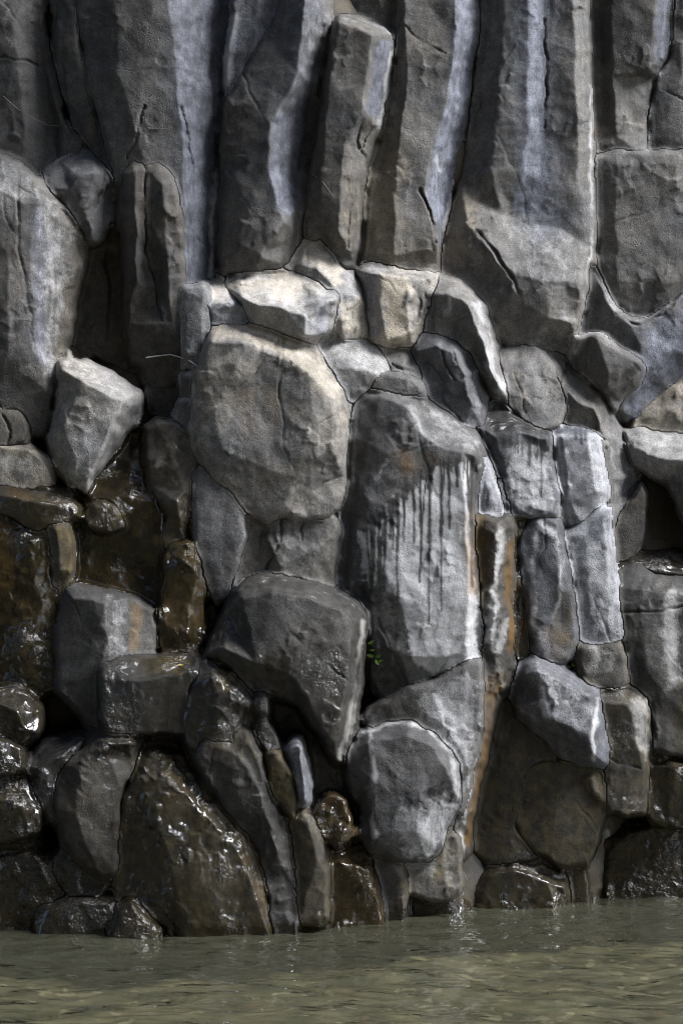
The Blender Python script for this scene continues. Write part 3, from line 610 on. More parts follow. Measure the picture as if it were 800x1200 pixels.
rock('boulder', 'largest rounded block with a broad warm grey face and faint orange stains', 'boulder', GM,
     [(249,380,-30),(266,370,-34),(286,374,-34),(330,391,-34),(361,404,-32),(386,434,-30),(401,454,-28),(408,476,-24),(407,520,-18),(404,560,-16),(399,596,-14),(386,606,-12),(350,613,-6),(335,604,-4),(310,616,-6),(288,594,-8),(268,574,-8),(250,562,-8),(237,541,-8),(227,525,-8),(222,500,-8),(224,460,-8),(230,430,-8),(240,402,-14)],
     d=38, r=9, sm=2.6, tone=1.12, warm=.85, dome=5, rough=1.1,
     ridges=[[(250,398,0),(290,402,4),(335,420,6),(362,436,6),(386,464,2)],[(386,464,2),(392,500,4),(388,525,5)],[(345,560,5),(365,540,7),(388,525,5)],[(345,560,5),(335,590,2)],[(250,480,4),(262,530,3)],[(365,575,-3),(380,590,-8)]],
     paint=[('L',[(250,380),(286,375),(330,392),(365,410),(400,456),(406,500),(388,470),(362,436),(330,415),(288,398),(252,392)],9,.3),('N',[(250,380),(286,375),(330,392),(365,410),(400,456),(406,500),(388,470),(362,436),(330,415),(288,398),(252,392)],9,.8),  # pale and tan band paints light on the top facet
            ('r',[(290,465),(292,500)],14,.3),('r',[(318,460),(320,500)],12,.32),('r',[(345,470),(347,495)],8,.2),('l',[(320,565),(330,580)],8,.4),('T',[(350,560),(390,520),(402,560),(395,600),(350,605)],10,-.12),
            ('l',[(228,450),(226,500),(232,530)],5,.35),('c',[(362,405),(378,425),(398,450)],3,1)])
rock('rock_block', 'smooth grey rock with a pale cracked rim, below the largest rounded block', 'rock', GM,
     [(226,556),(236,547),(252,562),(270,577),(286,600),(290,632),(282,658),(270,690),(252,705),(238,682),(230,650),(224,600)], d=8, r=9, tone=.72, warm=.3, dome=8,
     paint=[('w',[(228,650),(240,690)],22,.6),('A',[(225,650),(238,650),(246,700),(234,700)],6,.4),('l',[(283,600),(286,630),(278,655)],5,.4)], rim=(.25,4))
rock('rock_block', 'brown hollowed rock under the largest rounded block and behind the big speckled boulder', 'rock', GM,
     [(276,604),(310,606),(335,598),(350,604),(390,596),(400,620),(396,655),(392,700),(340,695),(290,690),(268,690),(280,655)], d=-4, r=9, tone=.72, warm=.9, rough=1.5,
     ridges=[[(300,650,0),(318,640,8),(330,625,2)],[(312,660,2),(330,665,8),(345,690,4)],[(352,625,-2),(375,640,4),(385,680,0)]], paint=[('c',[(328,605),(326,640),(310,665)],4,1.4),('l',[(330,600),(328,625)],5,.3),('c',[(355,612),(352,632)],3,.8)])

import random
def drips(x0, x1, top, bot, n, sd, lo=12, hi=90):
    R = random.Random(sd); o = []
    for i in range(n):
        x = x0 + (x1 - x0) * (i + R.uniform(.1, .9)) / n; y = np.interp(x, *top) - 6
        L = min(R.uniform(lo, hi) if R.random() < .6 else R.uniform(hi, hi * 2.4), bot - y - 8); w = R.uniform(1.1, 2.6); p = []
        for q in range(7):
            p.append((x, y + L * q / 6)); x += R.uniform(-1.1, 1.1)
        o.append(('k', p[:4], w * 1.35, R.uniform(.75, 1))); o.append(('k', p, w, R.uniform(.6, 1)))
        if R.random() < .3: o.append(('k', [(p[3][0] + R.choice([-7, 7]), p[0][1] + 4), (p[3][0] + R.choice([-3, 3]), p[2][1]), p[3]], w, .9))
    return o
rock('rock_column', 'tall central block with dark drip streaks over a pale chalky face', 'rock', GM,
     [(405,512,-12),(412,486,-14),(425,466,-18),(441,455,-24),(470,457,-26),(496,468,-28),(522,484,-28),(546,500,-26),(560,512,-24),(566,535,-22),(562,560,-18),(556,600,-16),(556,640,-14),(560,680,-12),(566,720,-14),(568,775,-18),(542,782,-12),(512,798,-10),(480,806,-8),(456,822,-10),(438,800,-14),(425,745,-18),(406,702,-18),(393,692,-18),(391,622,-18),(397,580,-16),(403,542,-14)],
     d=44, r=7, sm=2, tone=.58, warm=.4, dome=3, rough=1.1,
     ridges=[[(445,466,-6),(432,520,0),(420,570,2),(412,640,2),(408,690,0)],[(478,478,2),(492,505,8),(515,522,9),(540,530,6),(556,536,-2)],[(478,478,2),(455,530,9),(430,585,6)],[(430,585,6),(430,680,7),(440,760,4)],[(540,530,6),(546,600,9),(548,700,9),(548,765,4)],[(500,600,10),(500,720,10)],[(470,770,6),(520,770,6)]],
     paint=[('L',[(422,625),(430,625),(437,610),(445,608),(448,604),(458,600),(462,583),(472,584),(478,572),(484,572),(492,565),(502,562),(508,545),(516,545),(522,548),(530,540),(538,543),(545,538),(560,545),(548,580),(549,610),(552,660),(558,700),(562,770),(540,778),(510,792),(482,780),(478,740),(465,700),(452,690),(446,668),(437,690),(431,672),(424,672)],3.5,.8),
            ('l',[(398,590),(395,640),(393,690)],6,.7),('l',[(455,540),(428,580)],7,.4),('l',[(478,480),(495,508),(515,515)],12,.4),('L',[(495,470),(545,502),(560,520),(552,532),(515,512)],5,.4),('r',[(472,535),(478,548)],12,.6),('r',[(500,535),(510,538)],8,.4)]  # pale shoulder polygon paints light on the top facets
     + drips(432, 560, ([422, 445, 470, 505, 560], [628, 608, 580, 545, 545]), 785, 24, 5) + [('W',[(405,600),(425,600),(470,720),(475,800),(450,815),(415,700)],10,.3),
            ('r',[(546,605),(548,650),(552,690)],10,.5),('w',[(440,490),(425,540)],18,.25)])
rock('rock_block', 'pale triangular flake on the right shoulder of the drip-streaked tall block', 'rock', GM,
     [(562,532),(572,542),(583,570),(590,592),(588,611),(572,607),(560,597),(560,570),(566,548)], d=30, r=5, tone=.95, warm=.1, s=1.4, lime=.4, rim=(.6,3), ridges=[[(568,550,4),(572,585,6)]])
rock('rock_block', 'thin pale-edged splinter right of the triangular flake', 'rock', GM,
     [(583,560),(590,560),(596,580),(601,602),(598,613),(590,610),(586,588)], d=18, r=4, tone=.7, warm=.2, s=1.2, rim=(.7,2.5))
rock('rock_column', 'brown seam of rock streaked with ochre and white lime running down to the water', 'rock', GM,
     [(546,598,-4),(560,606,-2),(572,603),(584,610),(592,604),(603,612,-14),(600,640,-16),(605,680,-20),(599,715,-18),(602,752,-22),(596,790,-24),(588,822,-24),(580,850,-26),(573,882,-24),(564,915,-22),(560,945,-20),(551,978,-18),(545,1005,-12),(538,1024,-12),(530,1012,-4),(534,975,0),(536,940,0),(545,905,2),(551,868,2),(557,835,2),(562,800,0),(558,770,0),(561,735,-2),(553,700,-2),(555,655,-4)], d=24, r=5, tone=.5, warm=1.0, wet=.4, rough=2.6, warp=1.6,
     ridges=[[(566,622,2),(571,660,5),(568,720,6),(574,780,5),(566,850,4),(548,960,3)],[(583,630,7),(578,690,8),(575,745,7),(582,790,4)],[(592,640,-4),(592,760,-6)]],
     paint=[('R',[(550,606),(566,606),(570,660),(566,706),(552,700)],5,.55),('r',[(597,640),(598,700),(595,760)],6,.9),('r',[(586,790),(573,850),(562,920),(548,985)],6,.7),('r',[(576,790),(566,860)],12,.4),('x',[(580,800),(566,870),(550,960)],12,.8),
            ('l',[(585,628),(586,655),(578,690),(576,720),(572,750)],8,.75),('l',[(590,725),(583,765),(587,800)],6,.7),('l',[(560,855),(552,905),(545,950),(537,1005)],7,.9),('L',[(576,640),(592,628),(590,660),(582,700),(578,745),(568,760),(570,700)],7,.3),
            ('A',[(550,602),(566,604),(562,640),(552,632)],5,.5),('x',[(583,630),(578,690),(575,745)],9,.9),('d',[(583,650),(575,740),(550,940)],10,.8)])
rock('rock_block', 'pale-faced rock at the foot of the drip-streaked tall block', 'rock', GM,
     [(426,842),(456,818),(480,802),(512,795),(542,776),(566,772),(567,830),(562,880),(550,930),(538,960),(520,900),(490,870),(440,868)], d=28, r=7, tone=.72, warm=.5,
     ridges=[[(470,820,0),(505,812,3),(545,790,3)],[(520,850,5),(540,880,6),(548,900,4)]], paint=[('L',[(488,820),(540,792),(562,800),(558,870),(545,930),(530,885),(510,860)],8,.6),('W',[(430,835),(480,805),(500,830),(480,850)],8,.4),('l',[(548,790),(552,850),(542,910)],6,.5)])

# ---------------------------------------------------------------- right side stack
rock('boulder', 'rounded grey rock split by a curving pale vein, above the drip-topped blocks', 'boulder', GR,
     [(584,410,-14),(610,404,-18),(634,409,-16),(650,425,-16),(657,450,-14),(664,485,-8),(645,505),(615,498),(600,474),(593,450),(586,430)], d=6, r=10, tone=1.0, warm=.6, dome=12,
     paint=[('b',[(603,436),(612,458),(618,485)],5,1),('l',[(603,436),(612,458),(618,485)],4,.4),('c',[(600,434),(610,458),(616,485)],3,1.2)])
rock('boulder', 'big rock with a rounded brown crown and a slate-blue white-edged right face', 'boulder', GR,
     [(634,412,-20),(655,414,-22),(672,437,-22),(697,450,-24),(714,470,-26),(724,500,-30),(737,530,-36),(754,556,-44),(742,582,-44),(728,622,-38),(720,660,-30),(712,640,-24),(708,560,-14),(698,507,-6),(665,500,-6),(653,472,-10),(648,440,-14)], d=4, r=7, tone=.82, warm=.4,
     ridges=[[(645,430,-4),(660,455,2),(678,470,5),(697,478,5)],[(697,478,5),(706,510,6),(714,560,4),(718,610,0)]], paint=[('l',[(752,560),(740,585),(728,625)],4,.95),('B',[(655,440),(700,455),(705,490),(670,495)],10,.6),('L',[(700,480),(722,505),(748,555),(725,610),(715,560)],8,.25),('c',[(668,420),(655,450),(652,465)],4,1.5)])
rock('rock_block', 'block with a dark wet sloping top and thin drips down its grey face', 'rock', GR,
     [(551,480,-26),(568,470,-32),(590,474,-34),(620,494,-30),(643,508,-22),(647,532,-10),(650,560,-8),(657,582,-8),(652,604,-6),(620,607),(596,604,-4),(588,580,-8),(580,550,-12),(568,520,-16),(556,500,-20)], d=30, r=6, tone=.66, warm=.15,
     ridges=[[(563,500,-8),(580,510,2),(606,507,5),(640,514,0)],[(580,510,2),(592,560,4),(600,590,3)]],
     paint=[('W',[(552,480),(590,474),(642,508),(606,506),(580,508)],5,.7),('L',[(588,530),(604,512),(640,516),(650,585),(648,600),(604,600),(596,575)],6,.5)] + drips(588, 644, ([580, 606, 645], [520, 508, 512]), 600, 13, 9, 10, 40), rim=(.4,3))
rock('rock_block', 'pale bluish block with a few short dark drips at its top edge', 'rock', GR,
     [(645,506,-10),(657,499,-14),(690,503,-14),(701,514,-10),(708,545,-8),(714,570,-8),(716,582,-8),(700,598,-4),(680,613),(664,619,-4),(656,600,-8),(653,575,-8),(648,550,-8)], d=20, r=5, tone=.9, warm=.0, lime=.55,
     ridges=[[(658,512,2),(688,514,3)],[(690,530,5),(698,575,5)],[(660,530,4),(666,590,4)]], paint=[('k',[(680,502),(680,520)],2.6,1),('k',[(674,502),(674,514)],2.4,1),('k',[(686,504),(685,516)],2,1),('K',[(648,500),(690,502),(698,510),(650,508)],3,.8),('l',[(700,530),(708,575)],5,.5)], rim=(.5,3))
rock('rock_column', 'narrow wet olive-brown column right of the rust channel', 'rock', GR,
     [(597,606),(625,603),(622,640),(618,700),(622,750),(610,775),(598,755),(597,690)], d=-2, r=6, tone=.45, warm=1.3, wet=.7, algae=.6, rust=.15, paint=[('c',[(604,620),(606,740)],4,1),('c',[(614,615),(612,740)],4,1)])
rock('rock_block', 'tapering upright slab with a dark slate oval face ringed by white lime', 'rock', GR,
     [(617,607),(636,601),(652,612),(660,640),(665,665),(669,700),(676,745),(664,775),(640,780),(622,760),(616,720),(610,680),(606,640)], d=14, r=6, tone=.6, warm=.1, wet=.1, ridges=[[(628,620,3),(624,690,4),(630,745,3)],[(650,630,6),(658,690,5)]],
     paint=[('l',[(628,625),(622,680),(624,730),(634,762)],5,.7),('l',[(632,612),(650,625),(659,660),(655,700),(642,740),(632,760)],5,.6),('R',[(640,735),(672,740),(662,775),(638,775)],6,.25),('A',[(655,690),(668,690),(672,745),(660,765),(650,740)],5,.5),('l',[(636,745),(638,765)],10,.5)])
rock('rock_column', 'tall pale blue-grey slab narrowing upward, right of the lime-ringed oval slab', 'rock', GR,
     [(660,626),(680,611),(700,596),(716,596),(718,630),(722,660),(725,700),(729,746),(716,755),(696,760),(680,752),(676,700),(669,662)], d=18, r=5, tone=1.0, warm=.0, lime=.5, dome=4,
     ridges=[[(684,625,3),(690,690,5),(694,740,3)],[(706,610,4),(712,680,5),(714,740,3)]], paint=[('l',[(670,650),(682,700),(688,745)],4,.6),('l',[(714,620),(720,700)],5,.5)], rim=(.35,3))
rock('rock_block', 'squat block with a white lime smear beneath the tall pale slab', 'rock', GR,
     [(677,754),(700,757),(729,750),(738,795),(725,808),(690,804),(680,785)], d=10, r=5, tone=.75, warm=.7, wet=.2, algae=.25, paint=[('l',[(695,760),(694,785)],9,.9),('L',[(704,760),(722,760),(724,790),(706,790)],4,.45)])
rock('rock_block', 'large dark cracked rock at the right edge with one long white water streak', 'rock', GR,
     [(720,672,-12),(742,660,-18),(782,668,-20),(850,676,-20),(850,890),(792,890),(766,878),(762,826),(736,800),(727,742),(722,705)], d=16, r=8, tone=.48, warm=.4, wet=.4, rough=1.2,
     ridges=[[(730,688,0),(770,694,4),(830,700,5)],[(750,720,4),(760,790,5)]], paint=[('l',[(786,700),(784,760),(790,800)],14,1),('l',[(795,715),(792,735)],5,.6),('l',[(762,690),(762,712)],7,.4),('c',[(724,720),(770,716),(830,708)],3,1.2),('A',[(790,800),(850,780),(850,885),(795,885)],12,.5)])
rock('rock_slab', 'glossy wet ledge under the dark hollow at the right edge', 'rock slab', GR,
     [(718,665,-10),(735,645,-20),(780,640,-26),(850,652,-26),(850,692),(780,684),(745,676)], d=2, r=6, tone=.6, warm=.6, wet=.9, rough=1.4, ridges=[[(740,664,0),(790,670,4),(840,675,4)]])
rock('boulder', 'leaning pale-faced block with a bright right edge above the dark rounded rocks', 'boulder', GR,
     [(606,790,-14),(612,773,-18),(629,767,-18),(652,780,-20),(686,803,-20),(699,811,-14),(709,850,-14),(714,872,-16),(712,898,-14),(680,896,-14),(650,884,-16),(640,867,-16),(620,853,-14),(604,838,-14),(602,812,-14)], d=30, r=6, tone=.82, warm=.1,
     ridges=[[(616,790,-2),(630,786,4),(652,796,6),(690,818,5)],[(630,786,4),(637,820,6),(643,842,7)],[(643,842,7),(670,855,7),(692,862,5)],[(690,818,5),(694,845,6),(694,882,0)],[(606,832,-2),(625,840,0),(643,842,7)]],
     paint=[('L',[(632,784),(688,814),(694,865),(668,852),(642,838)],5,.45),('l',[(698,818),(696,850),(695,888)],4.5,.75),('l',[(628,775),(634,810),(640,842)],6,.55),('K',[(642,846),(692,866),(690,890),(655,880)],6,.5),('W',[(604,800),(628,800),(638,838),(608,832)],5,.35),('l',[(606,828),(622,838)],5,.5)])
rock('rock_block', 'squared block with a brown wet front and a pale grey triangle on its right side', 'rock', GR,
     [(700,810,-12),(720,803,-16),(746,808,-16),(761,815,-18),(765,850,-18),(760,885,-16),(758,958,-10),(725,958),(708,950),(712,895),(708,850)], d=22, r=5, tone=.62, warm=1.2, wet=.55, algae=.3,
     ridges=[[(704,825,2),(734,824,5),(758,828,-4)],[(734,824,5),(746,860,5),(754,895,0)]], paint=[('L',[(736,818),(760,820),(763,850),(756,892),(745,862)],6,.5),('D',[(736,818),(760,820),(763,850),(756,892),(745,862)],3,1),('l',[(704,815),(728,815)],7,.3),('b',[(745,840),(758,870)],12,-1),('c',[(712,890),(750,900)],3,1)])
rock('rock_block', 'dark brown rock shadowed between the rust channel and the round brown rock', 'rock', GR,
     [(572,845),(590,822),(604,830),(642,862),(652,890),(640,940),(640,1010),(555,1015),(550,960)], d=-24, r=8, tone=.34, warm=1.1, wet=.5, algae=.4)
rock('boulder', 'smooth dark round-faced brown rock below the leaning pale-faced block', 'boulder', GR,
     [(603,926),(617,900),(640,890),(672,894),(700,902),(712,940),(704,978),(694,1012),(660,1022),(624,1002),(604,972),(598,946)], d=-10, r=9, tone=.38, warm=1.1, wet=.45, algae=.45, dome=8, rough=.7, paint=[('h',[(690,915),(704,935)],8,5),('l',[(690,905),(702,935)],5,.25)])
rock('rock_block', 'dark wet rock with a pale flat top above the wide brown waterline block', 'rock', GR,
     [(756,892,-14),(770,876,-24),(800,878,-26),(850,878,-28),(850,975),(780,972),(754,962)], d=6, r=7, tone=.62, warm=1.1, wet=.85, algae=.35, ridges=[[(764,900,0),(790,898,4),(840,900,5)]], paint=[('L',[(772,880),(840,882),(840,896),(775,893)],4,.35)])

# ---------------------------------------------------------------- waterline, right
rock('boulder', 'wide wet brown block standing in the water at the right edge with a gleaming top', 'boulder', GF,
     [(694,972,-26),(712,954,-40),(760,950,-44),(800,956,-44),(850,958,-44),(850,1110),(685,1110),(690,1010,-8)], d=-40, r=10, tone=.5, warm=1.2, wet=1.0, algae=.35, lean=.2, rough=1.2,
     ridges=[[(706,985,-2),(740,975,4),(790,972,5),(840,975,5)],[(712,1000,4),(710,1060,4)]])
rock('boulder', 'low wet brown rock with a tan facet below the dark round-faced rock', 'boulder', GF,
     [(536,1020,-26),(560,1000,-40),(592,993,-46),(627,992,-46),(652,1003,-38),(668,1020,-28),(668,1060,-14),(665,1110),(540,1110),(536,1060,-8)], d=-30, r=7, tone=.7, warm=1.2, wet=.85, algae=.25, lean=.2,
     ridges=[[(550,1040,0),(575,1026,5),(600,1018,6),(640,1034,6),(660,1040,0)],[(600,1018,6),(615,1003,-16)]], paint=[('B',[(610,996),(632,996),(658,1020),(640,1026),(608,1012)],4,1),('L',[(610,996),(632,996),(658,1020),(640,1026),(608,1012)],4,.35),('D',[(610,996),(632,996),(658,1020),(640,1026),(608,1012)],4,.4)])  # tan, pale facet paints light on the top plane
rock('stone', 'small wet stone squeezed between the low tan-faceted rock and the wide right block', 'stone', GF,
     [(660,1020),(676,1010),(692,1020),(694,1105),(662,1105)], d=-42, r=7, tone=.6, warm=1.0, wet=1, s=1.4, lean=.2)
rock('boulder', 'round-topped dark boulder with white lime arcs, below the drip-streaked tall block', 'boulder', GM,
     [(404,908,-12),(412,876,-14),(430,853,-18),(456,844,-20),(486,844,-20),(512,857,-22),(532,880,-22),(541,906,-22),(539,942,-20),(527,968,-18),(517,995,-14),(500,1012,-10),(468,1012,-8),(438,1000,-8),(428,990,-8),(420,952,-10),(410,926,-12)], d=52, r=10, tone=.52, warm=.3, dome=4,
     ridges=[[(420,900,-2),(438,870,2),(475,862,2),(510,876,2),(526,910,2)],[(438,870,2),(437,920,3),(440,980,1)],[(492,930,4),(490,975,3)]],
     paint=[('l',[(432,862),(437,890),(434,930),(440,980)],6,.75),('l',[(425,858),(460,846),(500,852),(528,880)],5,.6),('L',[(462,935),(495,950),(520,930),(536,940),(520,990),(500,1010),(468,1005)],10,.55),('l',[(528,885),(535,920),(528,955)],8,.5),('l',[(470,930),(462,990)],8,.35)])
rock('rock_block', 'pale mottled foot of rock between the lime-arced boulder and the rust channel', 'rock', GF,
     [(464,995),(500,985),(522,968),(540,985),(545,1045),(525,1060),(500,1060),(470,1045)], d=-2, r=7, tone=.9, warm=.8, wet=.15, rough=1.6, algae=.25, paint=[('L',[(470,995),(520,975),(530,1030),(480,1030)],10,.5),('a',[(518,985),(512,1025)],9,.8)])
rock('stone', 'dark triangular stone in the water under the pale mottled foot', 'stone', GF,
     [(474,1056,-8),(486,1042,-12),(505,1030,-16),(530,1036,-16),(545,1052,-12),(550,1110),(472,1110)], d=-28, r=6, tone=.6, warm=.8, wet=.6, lean=.2, s=1.4, ridges=[[(492,1050,3),(512,1048,4),(530,1056,2)]], paint=[('A',[(505,1030),(535,1040),(545,1060),(520,1050)],5,.7),('L',[(495,1036),(515,1032),(535,1045)],5,.3)])
rock('rock_block', 'grey upright stone with a brown top standing in the water left of the pale foot', 'rock', GF,
     [(427,1004),(445,994),(467,1001),(478,1030),(477,1110),(442,1110),(436,1050)], d=0, r=6, tone=.75, warm=.5, wet=.45, lean=.2, s=1.4, ridges=[[(436,1012,2),(455,1012,5),(470,1030,3)]], paint=[('B',[(430,1000),(466,1000),(466,1012),(434,1014)],4,1.2),('A',[(466,1015),(477,1025),(474,1070),(460,1075)],5,.6),('l',[(470,1020),(468,1065)],5,.35)])
rock('boulder', 'glossy brown faceted boulder at the water with a flat shining top', 'boulder', GF,
     [(370,1004,-16),(386,984,-26),(402,978,-28),(422,986,-24),(436,1006,-16),(446,1040,-10),(452,1110),(370,1110),(368,1050)], d=14, r=5, tone=.6, warm=1.3, wet=.95, algae=.3, rust=.2, lean=.2,
     ridges=[[(376,1008,3),(400,1012,6),(432,1018,2)],[(432,1018,2),(444,1060,2)]])

# ---------------------------------------------------------------- lower left and centre
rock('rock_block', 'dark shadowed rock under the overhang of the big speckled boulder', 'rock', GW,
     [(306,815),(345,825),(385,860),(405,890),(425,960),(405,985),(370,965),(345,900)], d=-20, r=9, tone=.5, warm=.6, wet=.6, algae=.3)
rock('boulder', 'big dark speckled boulder with a curved shoulder and a white lime edge on its right', 'boulder', GW,
     [(236,767,-14),(255,741,-22),(266,715,-26),(276,690,-32),(291,675,-38),(320,671,-42),(360,679,-40),(396,690,-38),(416,700,-36),(427,715,-34),(431,736,-30),(426,762,-30),(419,802,-32),(411,852,-32),(399,900,-26),(384,884,-16),(362,850,-10),(345,826,-8),(320,814,-8),(295,806,-8),(270,786,-8),(250,774,-10)],
     d=62, r=9, sm=3, tone=.62, warm=.45, wet=.55, dome=3,
     ridges=[[(285,702,-2),(320,694,2),(360,700,3),(400,716,3),(414,728,0)],[(414,728,0),(410,770,5),(404,820,4),(394,870,-4)],[(262,760,2),(300,775,8),(340,790,8)],[(340,790,8),(365,830,5),(385,865,0)]],
     paint=[('l',[(425,730),(421,770),(412,830),(400,890)],5,.75),('l',[(426,770),(414,845)],3,.5),('l',[(262,730),(285,685),(325,676)],5,.3),('D',[(290,690),(400,705),(405,770),(300,760)],16,.3),('W',[(300,765),(345,765),(350,790),(310,790)],8,1),('c',[(395,700),(415,725),(418,745)],3,1),('w',[(395,770),(390,860)],16,.8)])
rock('rock_block', 'greenish lumpy rock right of the long wet-topped block', 'rock', GW,
     [(218,800,-8),(235,770,-16),(255,772,-18),(276,788,-18),(296,812,-16),(302,836,-14),(296,862,-8),(270,872),(240,880),(222,880),(214,845)], d=52, r=8, tone=.55, warm=.5, wet=.65, rough=1.8, ridges=[[(230,800,2),(250,795,6),(275,812,6)],[(250,795,6),(255,850,6)]],
     paint=[('A',[(255,775),(280,790),(270,815),(255,800)],5,.9),('L',[(238,775),(258,778),(262,800),(240,800)],6,.2),('h',[(285,810),(280,850)],9,6)])
rock('rock_block', 'long greenish rib of rock slanting down to the water from the lumpy rock', 'rock', GW,
     [(228,858,-8),(260,845,-10),(292,838,-14),(306,870,-16),(322,905,-18),(337,950,-18),(344,1000,-16),(352,1050,-10),(350,1110),(322,1110),(308,1010),(285,970),(260,945),(240,915),(228,885)], d=44, r=9, tone=.52, warm=.4, wet=.45, rough=1.6,
     ridges=[[(245,870,2),(280,885,8),(305,930,8),(325,1000,5)],[(290,860,2),(310,905,2)]], paint=[('A',[(240,860),(300,850),(305,880),(260,900)],10,.35),('L',[(275,930),(310,925),(325,960),(300,970)],10,.2),('h',[(292,870),(318,930)],7,5)])
rock('stone', 'upper of two small dark stones stuck in the gap beside the greenish lumpy rock', 'stone', GW,
     [(296,822),(306,813),(318,820),(320,836),(308,842),(297,836)], d=52, r=7, tone=.6, wet=.7, warm=.3, s=1.2, dome=6)
rock('stone', 'lower and taller of two small dark stones in the gap beside the greenish lumpy rock', 'stone', GW,
     [(300,842),(314,838),(322,855),(326,878),(314,886),(303,868)], d=48, r=7, tone=.6, wet=.7, warm=.3, s=1.2, dome=6, rim=(.3,3))
rock('rock_block', 'mossy brown splinter left of the pale finger-shaped stone', 'rock', GW,
     [(308,884),(326,878),(340,892),(348,940),(345,965),(330,950),(316,920)], d=46, r=6, tone=.7, warm=1.0, wet=.4, algae=.65, rough=1.8, s=1.4)
rock('stone', 'pale finger-shaped stone standing upright under the big speckled boulder', 'stone', GW,
     [(332,872,-10),(344,858,-14),(355,860,-16),(361,890,-16),(367,920,-14),(366,942,-10),(355,950,-6),(345,942,-6),(338,900,-6)], d=56, r=5, tone=1.1, warm=.0, lime=.25, wet=.2, s=1.4, ridges=[[(340,878,2),(350,875,4),(354,910,5),(358,938,1)]])
rock('rock_block', 'brown upright stone with a pale vein below the finger-shaped stone', 'rock', GW,
     [(336,948),(355,945),(374,960),(383,990),(388,1030),(384,1090),(350,1090),(344,1002)], d=34, r=7, tone=.7, warm=1.1, wet=.5, algae=.35, ridges=[[(346,962,2),(362,968,6),(370,1010,6)]], paint=[('l',[(352,965),(354,990)],4,.4),('l',[(368,965),(378,995)],4,.3)])
rock('stone', 'rough glossy brown stone between the finger-shaped stone and the lime-arced boulder', 'stone', GW,
     [(366,948),(385,928),(402,934),(415,960),(412,988),(392,994),(374,980)], d=42, r=8, tone=.7, warm=1.4, wet=1.0, rust=.3, algae=.3, rough=2.2, s=1.4)
rock('boulder', 'grey smooth boulder lump at the left with a blue-shining upper slope', 'boulder', GW,
     [(32,895,-12),(50,876,-22),(80,862,-28),(108,852,-30),(106,868,-14),(72,905,-4),(64,935),(72,970),(58,960),(40,932)], d=34, r=7, tone=.55, warm=.2, wet=.7, ridges=[[(48,900,0),(72,885,0),(95,868,-6)]])
rock('boulder', 'smooth dark-grey boulder leaning on the left of the huge brown waterline boulder', 'boulder', GW,
     [(64,910,-8),(100,862,-20),(112,848,-30),(132,845,-34),(158,853,-32),(170,868,-22),(158,897,-10),(145,928),(140,975),(140,1020),(120,1030),(95,1016),(78,994),(62,950)], d=44, r=11, tone=.44, warm=.7, wet=.45, algae=.15, rough=.9, dome=6,
     ridges=[[(96,890,2),(120,872,0),(150,872,0)],[(96,890,2),(90,950,6),(105,1000,4)]], paint=[('W',[(110,870),(165,860),(150,890),(115,890)],8,.9),('h',[(118,880),(160,868)],9,6)])
rock('boulder', 'huge dark brown boulder in the water with a crumpled shining top', 'boulder', GF,
     [(132,925,-20),(148,892,-34),(165,865,-46),(182,850,-54),(206,868,-42),(241,918,-30),(271,949,-20),(300,963,-18),(314,984,-18),(320,1020,-18),(326,1062,-16),(334,1120,-14),(200,1120),(140,1120),(132,1000,-4)], d=40, r=8, sm=2.5, tone=.34, warm=1.2, wet=.68, algae=.4, lean=.2, rough=1.0,
     ridges=[[(142,935,0),(165,912,2),(200,912,3),(230,945,5),(262,975,6),(280,1000,6)],[(280,1000,6),(300,1050,6),(318,1110,4)],[(175,880,-18),(200,890,-16),(235,930,-10)],[(185,960,8),(205,1030,11),(220,1110,10)]],
     paint=[('R',[(262,950),(300,965),(318,1020),(326,1085),(312,1085),(296,1020),(280,985)],6,.55),('L',[(285,965),(310,980),(316,1020),(300,1000)],6,.55),('A',[(255,945),(290,960),(300,1010),(285,1020),(268,985)],5,.7),('h',[(170,880),(200,895)],8,5),('h',[(205,885),(235,930)],8,6),('h',[(160,900),(190,905)],6,4),('X',[(140,925),(165,870),(210,875),(270,955),(285,1000),(230,945),(190,915)],8,1),('D',[(290,970),(312,985),(318,1030),(304,1020)],5,.6)])
rock('stone', 'curled wet lump shining blue at the left edge below the glossy wall', 'stone', GW,
     [(-40,806,-10),(10,803,-14),(34,812,-12),(48,835,-10),(45,860),(25,872),(-40,866)], d=38, r=9, tone=.6, warm=.5, wet=1.0, rough=1.8, ridges=[[(0,825,4),(20,835,8),(30,855,4)]])
rock('stone', 'small rounded glossy stone cut by the left edge, under the curled wet lump', 'stone', GW,
     [(-40,862),(8,864),(24,878),(27,898),(15,912),(-40,912)], d=50, r=9, tone=.55, warm=.6, wet=1.0, rough=1.4, dome=8)
rock('boulder', 'dark wet slab-like boulder at the left edge with a thin bright rim', 'boulder', GW,
     [(-40,902,-16),(12,910,-20),(30,908,-18),(44,930,-12),(50,952),(40,985),(-40,995)], d=44, r=8, tone=.5, warm=.9, wet=.95, rough=1.4, ridges=[[(0,935,4),(25,945,6),(44,955,0)]])
rock('boulder', 'knobbly glossy boulder at the water in the lower left corner', 'boulder', GF,
     [(-40,988,-20),(0,985,-24),(24,976,-26),(50,980,-22),(72,1000,-14),(80,1025,-6),(76,1060),(70,1115),(-40,1115)], d=12, r=10, tone=.55, warm=.8, wet=1.0, algae=.3, rough=2.0, lean=.2, dome=8,
     ridges=[[(5,1005,2),(30,1000,6),(55,1015,6)],[(30,1000,6),(35,1050,6)]], paint=[('h',[(45,1005),(58,1035)],8,7)])
rock('stone', 'wet crumpled stone filling the gap above the low flat rock near the lower left', 'stone', GW,
     [(62,1000),(84,992),(112,1015),(130,1030),(120,1050),(80,1050),(64,1030)], d=20, r=8, tone=.5, warm=.7, wet=1.0, rough=2.2, s=1.4)
